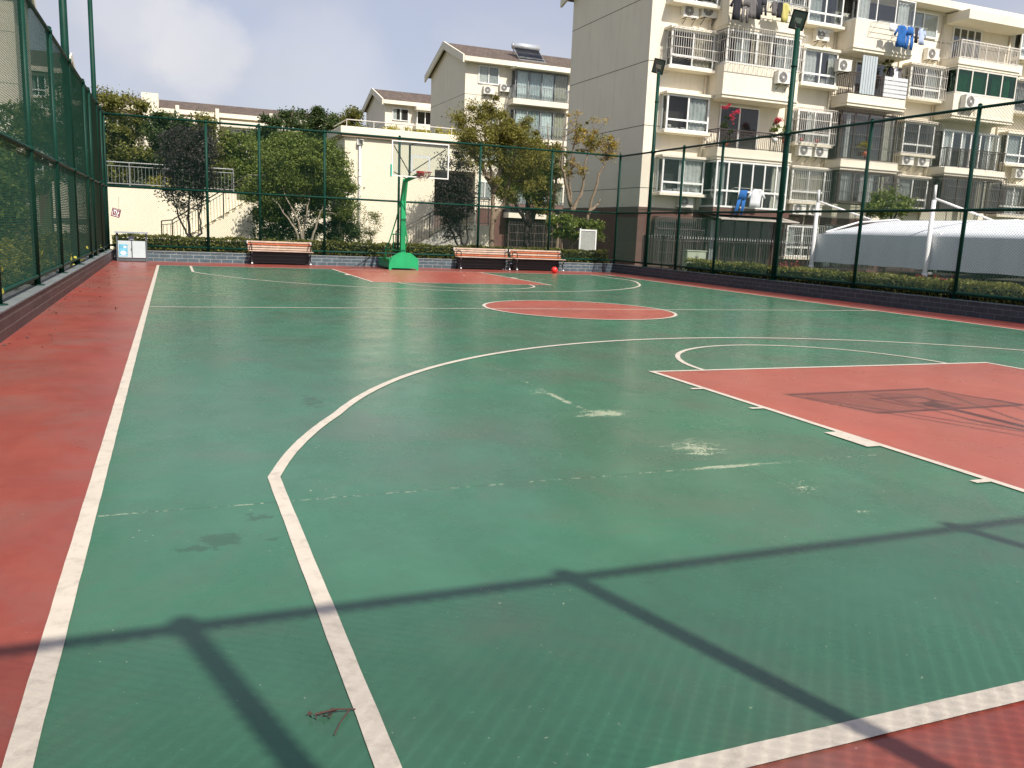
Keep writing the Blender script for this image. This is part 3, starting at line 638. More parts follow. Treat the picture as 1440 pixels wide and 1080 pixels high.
def flood_pole(name, label, x, y, h, r, head=True, rz=0):
    t = thing('floodlight_pole', (x, y, 0), label, 'floodlight', 'floodlight poles in the fence line')
    b = MB(); b.tube([(0, 0, WT), (0, 0, h)], [r, r * 0.85], 14); b.tube([(0, 0, WT), (0, 0, WT + .015)], r * 2.1, 14)
    for z in (FT, MID): b.tube([(0, 0, z - 0.045), (0, 0, z + 0.045)], r * 1.3, 14)
    b.tube([(0, 0, h - 1.0), (0, 0, h - 0.96)], r * 1.02, 14)
    part(b, 'pole', M['green_post'], t, True)
    b = MB(); b.box(-0.11, 0.11, -0.02, 0.02, h + 0.0, h + 0.025); b.box(-0.115, -0.1, -0.02, 0.02, h, h + 0.2); b.box(0.1, 0.115, -0.02, 0.02, h, h + 0.2)
    b.tube([(0.1, 0, h + 0.03), (0.25, 0.02, h + 0.02), (0.36, 0.02, h + 0.06)], 0.006, 5)
    part(b, 'bracket', M['bracket'], t)
    # lamp housing: a truncated wedge tilted down to the court
    hd = MB(); w2, hh = 0.15, 0.19
    hd.add([(-w2, -.07, -hh), (w2, -.07, -hh), (w2, -.07, hh), (-w2, -.07, hh), (-w2 * .7, .10, -hh * .7), (w2 * .7, .10, -hh * .7), (w2 * .7, .10, hh * .75), (-w2 * .7, .10, hh * .75)],
           [(3, 2, 6, 7), (0, 4, 5, 1), (0, 3, 7, 4), (1, 5, 6, 2), (4, 7, 6, 5), (0, 1, 2, 3)])
    hd.box(-w2 - .01, w2 + .01, -.085, -.065, -hh - .01, -hh + .015); hd.box(-w2 - .01, w2 + .01, -.085, -.065, hh - .015, hh + .01)
    hd.box(-w2 - .01, -w2 + .015, -.085, -.065, -hh, hh); hd.box(w2 - .015, w2 + .01, -.085, -.065, -hh, hh)
    for k in range(6): hd.box(-w2 * .7, w2 * .7, .1, .13, -hh * .6 + k * .04, -hh * .6 + k * .04 + .008)
    ho = part(hd, 'lamp_head', M['lamp_black'], t); ho.scale = (1.28, 1.28, 1.28); ho.location = (0, 0, h + 0.25); ho.rotation_euler = (R(30), R(14), rz)
    g = MB(); g.box(-w2 + .02, w2 - .02, -.078, -.072, -hh + .02, hh - .02); gl = g.build('lens', M['lamp_glass'], None); gl.parent = ho
    g = MB(); g.box(-.07, .07, -.084, -.0785, -.06, .05); g.disc((0, -.088, -.02), .03); gl = g.build('reflector', M['lamp_reflector'], None); gl.parent = ho
    return t
flood_pole('a', 'tall green floodlight pole beside the grey gable of the apartment block', XRf, 25.2, 7.12, 0.07, rz=R(-35))
flood_pole('b', 'tall green floodlight pole with a black lamp before the balconies', XRf, 18.03, 7.2, 0.085, rz=R(-40))
flood_pole('c', 'thick green floodlight pole in the left fence with its lamp above the picture', XLf - 0.05, 18.3, 8.0, 0.082, rz=R(100))
flood_pole('d', 'thinner green floodlight pole near the far left corner of the fence', XLf - 0.03, 25.0, 8.2, 0.07, rz=R(100))

# gate infill beside the right corner: dark ribbed panels
t = thing('metal_gate', (XRf + 0.05, 24.3, 0), 'dark brown barred gate beside the brown base of the apartment block', 'gate')
b = MB()
for k in range(26): b.bar((XRf + 0.32, 23.35 + k * 0.1, 0.3), (XRf + 0.32, 23.35 + k * 0.1, 1.45), 0.014)
b.build('bar_panel', M['rail_brown'], t)
b = MB(); b.bar((XRf + 0.32, 23.3, 1.45), (XRf + 0.32, 25.9, 1.45), 0.035); b.bar((XRf + 0.32, 23.3, 0.32), (XRf + 0.32, 25.9, 0.32), 0.035)
for y in (23.3, 24.6, 25.9): b.bar((XRf + 0.32, y, 0), (XRf + 0.32, y, 1.5), 0.04)
b.build('gate_frame', M['rail_brown'], t)

# ------------------------------------------------------------------ hedges
def hedge(label, x0, x1, y0, y1, z0, z1, dens, leaf, mat, seed, name='hedge', wob=0.05, core=True):
    t = thing(name, ((x0 + x1) / 2, (y0 + y1) / 2, z0), label, 'hedge')
    rg = np.random.default_rng(seed); lx, ly, lz = x1 - x0, y1 - y0, z1 - z0
    if core:
        b = MB(); b.box(-lx / 2 + .07, lx / 2 - .07, -ly / 2 + .07, ly / 2 - .07, 0, lz - .08); part(b, 'branches', M['hedge_core'], t)
    out = []
    def surf(n, fn): out.append(fn(rg.random((n, 1)), rg.random((n, 1))))
    surf(int(dens * lx * ly * 1.3), lambda a, c: np.hstack([(a - .5) * lx, (c - .5) * ly, np.full_like(a, lz)]))
    for s in (-1, 1):
        surf(int(dens * lx * lz), lambda a, c: np.hstack([(a - .5) * lx, np.full_like(a, s * ly / 2), c * lz]))
        surf(int(dens * ly * lz), lambda a, c: np.hstack([np.full_like(a, s * lx / 2), (a - .5) * ly, c * lz]))
    p = np.concatenate(out)
    ln = lx if lx > ly else ly; co = p[:, 0] if lx > ly else p[:, 1]
    und = wob * (np.sin(co * 2.3 + seed) * .4 + np.sin(co * 5.9 + seed * 2) * .35 + np.sin(co * 13 + seed) * .25)
    p[:, 2] += und * (p[:, 2] / lz) + rg.normal(size=len(p)) * 0.022
    p[:, 0] += rg.normal(size=len(p)) * 0.03; p[:, 1] += rg.normal(size=len(p)) * 0.03
    leaf_mesh('foliage', p, leaf, M[mat], t, seed, up=0.2)
    return t
hedge('clipped green hedge behind the fence at the far end left of the hoop', -1.3, 7.6, 27.75, 28.35, 0.28, 0.76, 900, 0.036, 'leaf_hedge', 3)
hedge('clipped green hedge behind the two benches right of the hoop', 7.75, 16.3, 27.75, 28.35, 0.28, 0.77, 900, 0.036, 'leaf_hedge', 4)
hedge('long clipped hedge behind the right fence in front of the carport', 16.72, 17.35, -2, 23.0, 0.28, 0.68, 800, 0.036, 'leaf_hedge', 5)
def bush(label, loc, ells, n, leaf, mat, seed, group=None, name='bush', cat='bush', bark='bark_dark', clump=.14, nclump=30):
    return tree(name, label, loc, ells, n, leaf, mat, bark, [[(0, 0, 0), (0.05, 0, 0.2)], [(0, 0, 0), (-.1, .05, .22)]], 0.015, seed, clump=clump, nclump=nclump, ntips=12, cat=cat, group=group, hollow=0.3)
words = ['nearest', 'second', 'third', 'fourth', 'fifth', 'sixth', 'farthest']
for i, (y, s) in enumerate(((9.4, .5), (11.0, .45), (12.9, .42), (14.9, .45), (17.2, .5), (20.0, .5), (24.0, .55))):
    bush('yellow green variegated bush under the left fence, %s along the wall' % words[i], (XLf - 0.42, y, 0.28), [(0, 0, .30, .32, 1.25, .36, 1)], 3200, .045, 'leaf_yellow', 30 + i, 'variegated bushes along the left fence', clump=.12, nclump=50)

# ------------------------------------------------------------------ hoops
def hoop(label, yend, sgn):
    """sgn=-1: far hoop facing the camera; +1: the near one. Local y points from court to the back"""
    t = thing('basketball_hoop', (KC, yend, 0), label, 'basketball hoop', 'basketball hoops', rz=0 if sgn < 0 else math.pi)
    # local: +y away from the court; baseline at y=0
    b = MB(); b.prism_y([(-.50, .0), (-.42, .0), (-.40, .05), (.40, .05), (.42, .0), (.50, .0), (.50, .36), (.22, .56), (-.17, .56), (-.50, .37)], 0.60, 0.64)
    part(b, 'front_plate', M['hoop_green'], t)
    b = MB(); b.bbox(-.49, .49, .645, 2.15, .05, .34, .015); b.box(-.3, .3, .645, 1.0, .34, .42)
    part(b, 'ballast_box', M['hoop_green'], t)
    b = MB(); b.add([(-.62, .7, .42), (-.50, .66, .24), (-.50, 1.2, .24), (-.62, 1.25, .42)], [(0, 1, 2, 3), (3, 2, 1, 0)])
    part(b, 'side_flap', M['hoop_green'], t)
    b = MB(); b.prism_x([(.72, .34), (.90, .34), (.93, 2.3), (.62, 2.95), (.52, 2.88), (.74, 2.25)], -.075, .075)
    part(b, 'mast', M['hoop_green'], t)
    b = MB(); b.bar((0, .62, 2.88), (0, -1.08, 3.0), .08, .10); part(b, 'arm', M['hoop_green'], t)
    b = MB(); b.bar((0, .1, 2.95), (0, .1, 3.98), .055); b.bar((0, .1, 3.96), (0, -1.1, 3.96), .03)
    part(b, 'support_post', M['green_post'], t)
    for s in (-1, 1):
        b = MB(); b.tube([(0, .1, 3.1), (s * .82, -1.13, 3.80)], .016, 8); b.tube([(0, .5, 2.95), (s * .80, -1.13, 3.02)], .014, 8)
        part(b, 'stay', M['green_post'], t)
    for s in (-1, 1):
        b = MB(); b.tube([(s * .34, 1.75, .34), (s * .34, 1.75, .62), (s * .30, 1.35, .95), (s * .14, 1.15, 1.65), (s * .06, .95, 2.2)], .022, 8)
        b.tube([(s * .34, 1.75, .62), (s * .10, .92, .62)], .018, 8); b.tube([(s * .24, 1.28, 1.15), (s * .07, .92, 1.15)], .018, 8); b.tube([(s * .2, 1.28, 1.15), (s * .2, 1.25, .62)], .018, 8)
        part(b, 'back_brace', M['hoop_green'], t)
    bx = .90; z0, z1 = 2.90, 3.95; yb = -1.2
    b = MB(); fw = .032
    b.box(-bx, bx, yb, yb + .035, z1 - fw, z1); b.box(-bx, bx, yb, yb + .035, z0, z0 + fw); b.box(-bx, -bx + fw, yb, yb + .035, z0 + fw, z1 - fw); b.box(bx - fw, bx, yb, yb + .035, z0 + fw, z1 - fw)
    fr = part(b, 'backboard_frame', M['white_frame'], t)
    b = MB(); b.box(-bx + fw, bx - fw, yb + .008, yb + .018, z0 + fw, z1 - fw); part(b, 'backboard', M['board_glass'], t)
    b = MB()
    for (a, c, d, e) in ((-.3, .3, 3.50, 3.545), (-.3, -.255, 3.06, 3.50), (.255, .3, 3.06, 3.50), (-.255, .255, 3.06, 3.09)): b.box(a, c, yb + .003, yb + .0065, d, e)
    part(b, 'target_square', M['panel_pale'], t)
    b = MB(); b.bbox(-bx - .03, -bx + .01, yb - .03, yb + .05, z0 - .02, z0 + .34, .008); part(b, 'edge_pad', M['teal_pad'], t)
    b = MB(); cy = yb - .37
    b.tube([(.225 * math.cos(2 * math.pi * k / 28), cy + .225 * math.sin(2 * math.pi * k / 28), 3.05) for k in range(29)], .010, 7)
    b.box(-.11, .11, yb - .012, yb - .001, 2.95, 3.10); b.box(-.09, .09, yb - .16, yb - .012, 3.035, 3.055); b.bar((-.09, yb - .01, 2.97), (-.10, yb - .2, 3.04), .012); b.bar((.09, yb - .01, 2.97), (.10, yb - .2, 3.04), .012)
    ri = part(b, 'rim', M['rim'], t)
    # torn net bunched up around the rim
    rg = random.Random(4); b = MB()
    for k in range(12):
        a = 2 * math.pi * k / 12; p = [(.222 * math.cos(a), cy + .222 * math.sin(a), 3.045)]
        ln = .16 + rg.random() * .12
        for j in range(1, 5):
            q = j / 4; rad = .222 - .09 * q; p.append((rad * math.cos(a + rg.uniform(-.25, .25)), cy + rad * math.sin(a + rg.uniform(-.2, .2)), 3.045 - ln * q))
        b.tube(p, .006, 5)
    for j in range(3): b.tube([((.21 - .03 * j) * math.cos(2 * math.pi * k / 14 + rg.uniform(-.1, .1)), cy + (.21 - .03 * j) * math.sin(2 * math.pi * k / 14), 3.0 - .05 * j + rg.uniform(-.02, .02)) for k in range(15)], .006, 5)
    ne = b.build('net', M['net'], None); ne.parent = t
    return t
hoop('green portable basketball hoop with glass backboard at the far end', L, -1)
hoop('green portable basketball hoop at the near end, only its shadow in the picture', 0.0, 1)

# ------------------------------------------------------------------ benches
def make_bench(label, x, pal):
    t = thing('park_bench', (x, 26.96, 0), label, 'bench', 'slatted benches at the far end of the court')
    wd = 1.02
    for k, (y, z) in enumerate(((.17, .50), (.21, .575), (.25, .65), (.28, .725))):
        b = MB(); b.bbox(-wd, wd, y - .012, y + .012, z - .028, z + .028, .005); o = part(b, 'back_slat', M[pal[k]], t); 
    for k in range(5):
        y = -.26 + k * .095; b = MB(); b.bbox(-wd, wd, y - .035, y + .035, .43, .455, .005); part(b, 'seat_slat', M[pal[4 + k % 4]], t)
    for s in (-1, 1):
        b = MB(); xx = s * .93
        def pl(pts, r): b.tube([(xx, p[0], p[1]) for p in pts], r, 7)
        pl([(-.25, .42), (.16, .42), (.30, .77)], .018)
        pl([(-.25, .42), (-.27, .33), (-.19, .22), (-.25, .10), (-.29, .0)], .022)
        pl([(.16, .42), (.18, .28), (.12, .18), (.22, .08), (.26, 0)], .022)
        pl([(-.23, .22), (-.05, .28), (.14, .22)], .014)
        pl([(.23, .60), (.05, .66), (-.18, .64), (-.27, .58), (-.25, .46)], .018)
        part(b, 'cast_iron_end', M['black_iron'], t, True)
        b = MB(); b.sphere((xx, -.29, .045), .032, 10, 6); part(b, 'foot_cap', M['poster_white'], t, True)
        b = MB(); b.box(s * wd - .004 + (0 if s > 0 else -.012), s * wd + .016 + (-.004 if s > 0 else -.012), .27, .295, .66, .76); part(b, 'end_cap', M['poster_white'], t)
    b = MB(); b.box(-.92, .92, .10, .115, .05, .40); part(b, 'shade_panel', M['black_iron'], t)  # black sheet added under the seat, standing in for its shadow on the wall
    b = MB(); b.box(-.9, .9, .02, .04, .40, .43); part(b, 'under_rail', M['black_iron'], t)
    return t
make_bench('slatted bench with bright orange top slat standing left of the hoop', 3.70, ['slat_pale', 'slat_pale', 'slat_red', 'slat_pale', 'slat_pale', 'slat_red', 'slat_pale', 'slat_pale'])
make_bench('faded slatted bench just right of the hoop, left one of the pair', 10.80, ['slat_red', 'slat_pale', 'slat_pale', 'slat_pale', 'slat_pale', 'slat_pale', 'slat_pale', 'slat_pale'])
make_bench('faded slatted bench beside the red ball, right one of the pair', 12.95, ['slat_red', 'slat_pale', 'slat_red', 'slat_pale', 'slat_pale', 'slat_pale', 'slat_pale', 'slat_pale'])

# ball
b = MB(); b.sphere((0, 0, .115), .115, 24, 16); o = b.build('ball', M['ball'], None, True); o.location = (13.0, 25.55, 0); tag(o, 'red rubber ball on the floor in front of the right bench', 'ball')

# recycling bin
t = thing('recycling_bin', (-0.76, 27.0, 0), 'grey two door recycling bin with blue poster at the far left corner', 'bin')
b = MB()
for s in (-1, 1):
    for y in (-.17, .17): b.box(s * .41 - .02, s * .41 + .02, y - .02, y + .02, 0, .86)
b.box(-.43, .43, -.17, .17, .015, .055); part(b, 'frame', M['bin_dark'], t)
b = MB(); b.prism_y([(-.47, .86), (.47, .86), (.47, .90), (-.47, .90)], -.27, .27); part(b, 'roof', M['bin_roof'], t)
b = MB(); b.bbox(-.39, .39, -.165, .165, .10, .63, .01); b.box(-.39, .39, -.16, .16, .056, .10); part(b, 'body', M['bin_dark'], t)
for s, nm in ((-1, 0), (1, 0)):
    b = MB(); x0, x1 = (-.385, -.015) if s < 0 else (.015, .385); b.bbox(x0 + (0 if s < 0 else 0), x1, -.185, -.167, .115, .625, .004); d = part(b, 'door', M['bin_grey'], t)
    b = MB(); b.box(s * -.03 + (-.06 if s < 0 else .02) , s * -.03 + (-.045 if s < 0 else .035), -.195, -.186, .34, .40); h_ = b.build('handle', M['bin_dark'], None); h_.parent = d
    if s < 0:
        b = MB(); b.box(-.36, -.12, -.1885, -.1865, .15, .52); q = b.build('poster', M['poster_blue'], None); q.parent = d
        b = MB(); b.poly([(-.24 + .085 * math.cos(a * math.pi / 10), -.1895, .26 + .06 * math.sin(a * math.pi / 10)) for a in range(20)]); b.poly([(-.19 + .045 * math.cos(a * math.pi / 10), -.1895, .44 + .03 * math.sin(a * math.pi / 10)) for a in range(20)])
        b.box(-.35, -.13, -.1895, -.189, .165, .175)
        q = b.build('poster_emblem', M['poster_white'], None); q.parent = d
b = MB(); b.bbox(-.09, .07, -.1, .1, .635, .78, .008); b.box(-.05, .05, -.12, -.1, .66, .76); part(b, 'ashtray', M['bin_roof'], t)

# small sign wired to the fence
t = thing('fence_sign', (-1.20, YFf - 0.04, 1.46), 'small dull red sign with white marks hanging crooked on the far fence', 'sign'); t.rotation_euler = (0, R(14), 0)
b = MB(); b.box(-.125, .125, -.004, .004, -.13, .13); part(b, 'board', M['sign_red'], t)
b = MB(); rg = random.Random(3)
for (x0, x1, z0, z1) in ((-.10, -.085, -.10, .04), (-.08, .0, .05, .075), (-.05, -.035, -.02, .05), (-.03, .0, -.05, -.035), (.0, .02, -.02, .07), (.035, .06, -.08, -.01), (.06, .085, -.02, .04), (.02, .09, -.1, -.085), (-.07, .03, -.10, -.085), (-.1, .1, .095, .105), (.045, .06, .02, .06)): b.box(x0, x1, -.0065, -.0045, z0, z1)
part(b, 'white_marks', M['poster_white'], t)
b = MB(); b.tube([(.06, 0, .13), (.0, .02, .30), (-.02, .03, .5)], .004, 5); part(b, 'wire', M['grille_dark'], t)

# dropped twig and stray leaves on the court
b = MB(); b.tube([(0.74, 0.552, .012), (0.80, 0.55, .018), (0.855, 0.545, .011)], [.0032, .0028, .0018], 6); b.tube([(0.84, 0.55, .012), (0.80, 0.49, .011), (0.775, 0.44, .010)], [.003, .002, .002], 5)
for k in range(9):
    a = rl.random() * 6; c_ = (0.76 + rl.normal() * .028, .55 + rl.normal() * .010, .012); b.add([(c_[0], c_[1], .009), (c_[0] + .014 * math.cos(a), c_[1] + .008 * math.sin(a), .020), (c_[0] + .022 * math.cos(a + .4), c_[1] + .012 * math.sin(a + .4), .010)], [(0, 1, 2)])
o = b.build('dry_twig', M['twig']); tag(o, 'dry reddish twig lying across the white three point line', 'twig')
p = np.stack([XL + .05 + np.abs(rl.normal(size=90)) * .35, 8 + rl.random(90) * 18, np.full(90, .012)], 1)
o = leaf_mesh('fallen_leaves', p, .022, M['twig'], None, 9, up=6); tag(o, kind='stuff', label='scattered dry leaves along the foot of the left wall', cat='leaves')

# ------------------------------------------------------------------ garden walls, stairs, box building
def railing(name, label, pts, h, mat, step=0.13, group=None, foot=0.08, double=True):
    """railing along a polyline of floor points"""
    p0 = Vector(pts[0]); t = thing(name, tuple(p0), label, 'railing', group)
    b = MB(); c = MB(); q = MB()
    for i in range(len(pts) - 1):
        a, e = Vector(pts[i]), Vector(pts[i + 1]); ln = (e - a).length; n = max(1, round(ln / 1.3))
        b.tube([a + Vector((0, 0, h)), e + Vector((0, 0, h))], .024, 7)
        if double: b.tube([a + Vector((0, 0, h - .14)), e + Vector((0, 0, h - .14))], .016, 6)
        b.tube([a + Vector((0, 0, foot)), e + Vector((0, 0, foot))], .016, 6)
        for k in range(n + 1):
            u = a.lerp(e, k / n); c = MB(); c.tube([u, u + Vector((0, 0, h))], .024, 7); (c.build('post', M[mat], t) if (k or not i) else None)
        m = max(1, round(ln / step))
        for k in range(m):
            u = a.lerp(e, (k + .5) / m); q.tube([u + Vector((0, 0, foot)), u + Vector((0, 0, h - (.14 if double else 0)))], .009, 4)
    b.build('rail', M[mat], t); q.build('balusters', M[mat], t)
    return t
b = MB(); b.box(-3.6, 2.79, 33.5, 33.85, -.1, 2.43); b.box(2.79, 6.5, 33.5, 33.85, -.1, 2.17)
t = thing('garden_wall', (0, 33.6, 0), 'long cream rendered wall behind the far fence holding up the terrace', 'wall'); b.build('wall', M['cream_low'], t)
b = MB(); b.bbox(-3.63, 2.82, 33.48, 33.87, 2.43, 2.48, .01); b.build('coping', M['cream_low'], t)
b = MB(); b.box(-3.6, -2.2, 33.45, 33.495, 1.05, 1.2); b.build('band', M['joint'], t)
def stairs(label, x0, z0, x1, z1, ya, yb, mat):
    t = thing('garden_stairs', (x0, ya, z0), label, 'stairs', 'garden stairs')
    n = round((z1 - z0) / .165); b = MB(); dx = (x1 - x0) / n; dz = (z1 - z0) / n
    for k in range(n): b.box(x0 + k * dx, x1, ya, yb, (z0 - .3 if k == 0 else z0 + k * dz), z0 + (k + 1) * dz)
    b.build('steps', M[mat], t)
    return t
M['concrete'] = pmat('stair_concrete', (0.42, 0.40, 0.35), 0.85, var=0.2, vscale=4, dirt=(0.2, 0.19, 0.16), bump=0.3)
stairs('cream garden stairs climbing right behind the plum leaved tree at left', .35, .25, 3.4, 2.15, 32.4, 33.49, 'cream_low')
railing('stair_railing', 'brown railing climbing the left garden stairs', [(.05, 32.35, .25), (.42, 32.35, .3), (3.15, 32.35, 2.1), (4.7, 32.35, 2.15)], 1.0, 'rail_brown')
railing('terrace_railing', 'steel railing along the top of the cream wall, left of the plum tree', [(-3.5, 33.7, 2.48), (2.7, 33.7, 2.48)], .86, 'rail_steel')
stairs('grey garden stairs climbing right between the hoop and the cream block', 9.15, .25, 11.74, 1.78, 32.3, 33.4, 'concrete')
railing('stair_railing', 'brown railing climbing the right garden stairs beside the hoop', [(8.9, 32.27, .22), (11.74, 32.27, 1.78)], 1.0, 'rail_brown')
t = thing('stair_block', (12.4, 32.4, 0), 'low cream rendered block behind the benches, beside the brown tree trunk', 'wall')
b = MB(); b.box(11.75, 13.2, 32.3, 33.8, 0, 1.62); b.build('wall', M['cream_low'], t)
railing('terrace_railing', 'grey barred railing on top of the low cream block', [(12.1, 32.8, 1.62), (13.1, 32.8, 1.62)], 1.15, 'rail_steel', step=.1)
# box building
t = thing('utility_building', (7.12, 34.0, 0), 'flat roofed cream block with white drainpipe behind the far hoop', 'building')
b = MB(); b.box(7.12, 11.0, 34.0, 37.0, 0, 5.06); b.box(11.0, 12.98, 34.0, 37.0, 3.9, 5.06); b.box(12.86, 12.98, 34.0, 37.0, 0, 3.9); b.box(11.0, 12.86, 36.8, 37.0, 0, 3.9); b.build('wall', M['cream_low'], t)
b = MB(); b.box(11.01, 12.85, 35.6, 35.7, 0.2, 3.89); b.build('shutter', M['room'], t)
b = MB(); b.bbox(6.91, 13.2, 33.8, 37.2, 5.06, 5.37, .02); b.build('roof', M['cream_low'], t)
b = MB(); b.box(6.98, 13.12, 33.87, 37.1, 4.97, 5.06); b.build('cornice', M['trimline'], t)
b = MB(); b.tube([(7.73, 33.92, .3), (7.73, 33.92, 4.75)], .05, 9); b.bbox(7.61, 7.85, 33.83, 33.995, 4.65, 4.9, .02)
for z in (1.2, 2.3, 3.4): b.tube([(7.73, 33.92, z), (7.73, 33.92, z + .05)], .064, 9)
b.build('drainpipe', M['pipe_white'], t, True)
b = MB(); b.tube([(7.17, 33.9, 5.64), (12.8, 33.9, 5.64)], .02, 6); b.tube([(7.17, 33.9, 5.64), (7.17, 36.9, 5.64)], .02, 6)
for k in range(6): b.tube([(7.17 + k * 1.126, 33.9, 5.37), (7.17 + k * 1.126, 33.9, 5.64)], .016, 6)
b.build('roof_rail', M['rail_white'], t)
t = thing('wall_lamp', (13.05, 33.9, 4.42), 'small white round lamp on the right corner of the cream block', 'lamp')
b = MB(); b.sphere((0, 0, 0), .09, 12, 8); part(b, 'globe', M['poster_white'], t, True); b = MB(); b.bar((0, 0, 0), (-.02, .12, 0), .04); part(b, 'arm', M['poster_white'], t)

# ------------------------------------------------------------------ apartment blocks
def gable_block(t, x0, x1, y0, y1, zb, ze, zr, over=0.45, joints=(), base=None, wallmat='cream', side='left'):
    ym = (y0 + y1) / 2
    b = MB()
    b.prism_x([(y0, zb), (y1, zb), (y1, ze), (ym, zr - .12), (y0, ze)], x0, x1); b.build('wall', M[wallmat], t)
    if base is not None:
        b = MB(); b.box(x0 - .03, x1, y0 - .03, y0 - .001, zb, base); b.box(x0 - .03, x0 - .001, y0 - .001, y1, zb, base); b.box(x0 - .05, x1, y0 - .05, y0 - .031, base - .12, base - .0)
        b.build('base_cladding', M['brown_base'], t)
    if joints:
        b = MB()
        for z in joints:
            b.box(x0 - .004, x0 - .001, y0, y1, z, z + .03)
            b.box(x0, x1, y0 - .004, y0 - .001, z, z + .03)
        b.build('wall_joint', M['joint'], t)
    th = .14; sl = (zr - ze) / (ym - y0)
    b = MB(); za = ze - over * sl
    b.prism_x([(y0 - over, za), (ym, zr), (ym, zr + th), (y0 - over, za + th)], x0 - .3, x1 + .3)
    b.prism_x([(ym, zr), (y1 + over, za), (y1 + over, za + th), (ym, zr + th)], x0 - .3, x1 + .3)
    r = b.build('roof', M['rooftile'], t)
    b = MB()                                          # white bargeboards and eave fascia
    for xa in (x0 - .42, x1 + .30):
        b.prism_x([(y0 - over - .06, za - .34), (ym, zr - .36), (ym, zr + th + .08), (y0 - over - .06, za + th + .06)], xa, xa + .12)
        b.prism_x([(ym, zr - .36), (y1 + over + .06, za - .34), (y1 + over + .06, za + th + .06), (ym, zr + th + .08)], xa, xa + .12)
    b.box(x0 - .30, x1 + .30, y0 - over - .10, y0 - over, za - .22, za + .12)
    b.box(x0 - .30, x1 + .30, y0 - over, y0, za - .22, za - .14)
    o = b.build('eave_trim', M['cream'], None); o.parent = r
    if t.location.length: r.matrix_parent_inverse = Matrix.Translation(-t.location)
    return t

def sub(b, name, mat, parent, smooth=False):
    o = b.build(name, M[mat] if isinstance(mat, str) else mat, None, smooth); o.parent = parent; return o
def cage_b(x0, x1, y, yw, z0, z1, step=.12, hs=.5, th=.016, bottom=True, top=True, sides=True):
    b = MB(); n = max(1, round((x1 - x0) / step))
    for k in range(n + 1): b.bar((x0 + (x1 - x0) * k / n, y, z0), (x0 + (x1 - x0) * k / n, y, z1), th)
    m = max(1, round((z1 - z0) / hs))
    for k in range(m + 1):
        z = z0 + (z1 - z0) * k / m; b.bar((x0, y - .012, z), (x1, y - .012, z), th * 1.4)
        if sides:
            for x in (x0, x1): b.bar((x, y, z), (x, yw, z), th * 1.3)
    if sides:
        for x in (x0, x1):
            for k in range(1, max(2, round((yw - y) / .14))): yy = y + k * .14; b.bar((x, yy, z0), (x, yy, z1), th)
    for on, z in ((bottom, z0), (top, z1)):
        if on:
            for k in range(n // 2 + 1): x = x0 + (x1 - x0) * k / max(1, n // 2); b.bar((x, y, z), (x, yw, z), th)
    return b
def curtain_b(x0, x1, y, z0, z1, seed=0, amp=.03):
    rg = random.Random(seed); b = MB(); n = max(6, int((x1 - x0) / .045)); vs = []
    ph = rg.random() * 6
    for k in range(n + 1):
        x = x0 + (x1 - x0) * k / n; yy = y + amp * math.sin(k * 1.3 + ph) + rg.uniform(-.006, .006)
        vs += [(x, yy, z0), (x, yy * 1.0, z1)]
    b.add(vs, [(2 * k, 2 * k + 2, 2 * k + 3, 2 * k + 1) for k in range(n)]); return b
def frame_b(x0, x1, y, z0, z1, cols, transom=None, fw=.075, dp=.06, lower=None):
    b = MB()
    b.box(x0, x1, y, y + dp, z0, z0 + fw); b.box(x0, x1, y, y + dp, z1 - fw, z1)
    b.box(x0, x0 + fw, y, y + dp, z0 + fw, z1 - fw); b.box(x1 - fw, x1, y, y + dp, z0 + fw, z1 - fw)
    zt = transom if transom else z0
    if transom: b.box(x0 + fw, x1 - fw, y - .004, y + dp, transom - fw * .55, transom + fw * .55)
    for k in range(1, cols):
        x = x0 + (x1 - x0) * k / cols; b.box(x - fw * .5, x + fw * .5, y + .004, y + dp - .004, (zt + fw * .55) if transom else z0 + fw, z1 - fw)
        if transom: b.box(x - fw * .4, x + fw * .4, y + .006, y + dp - .006, z0 + fw, zt - fw * .55)
    return b
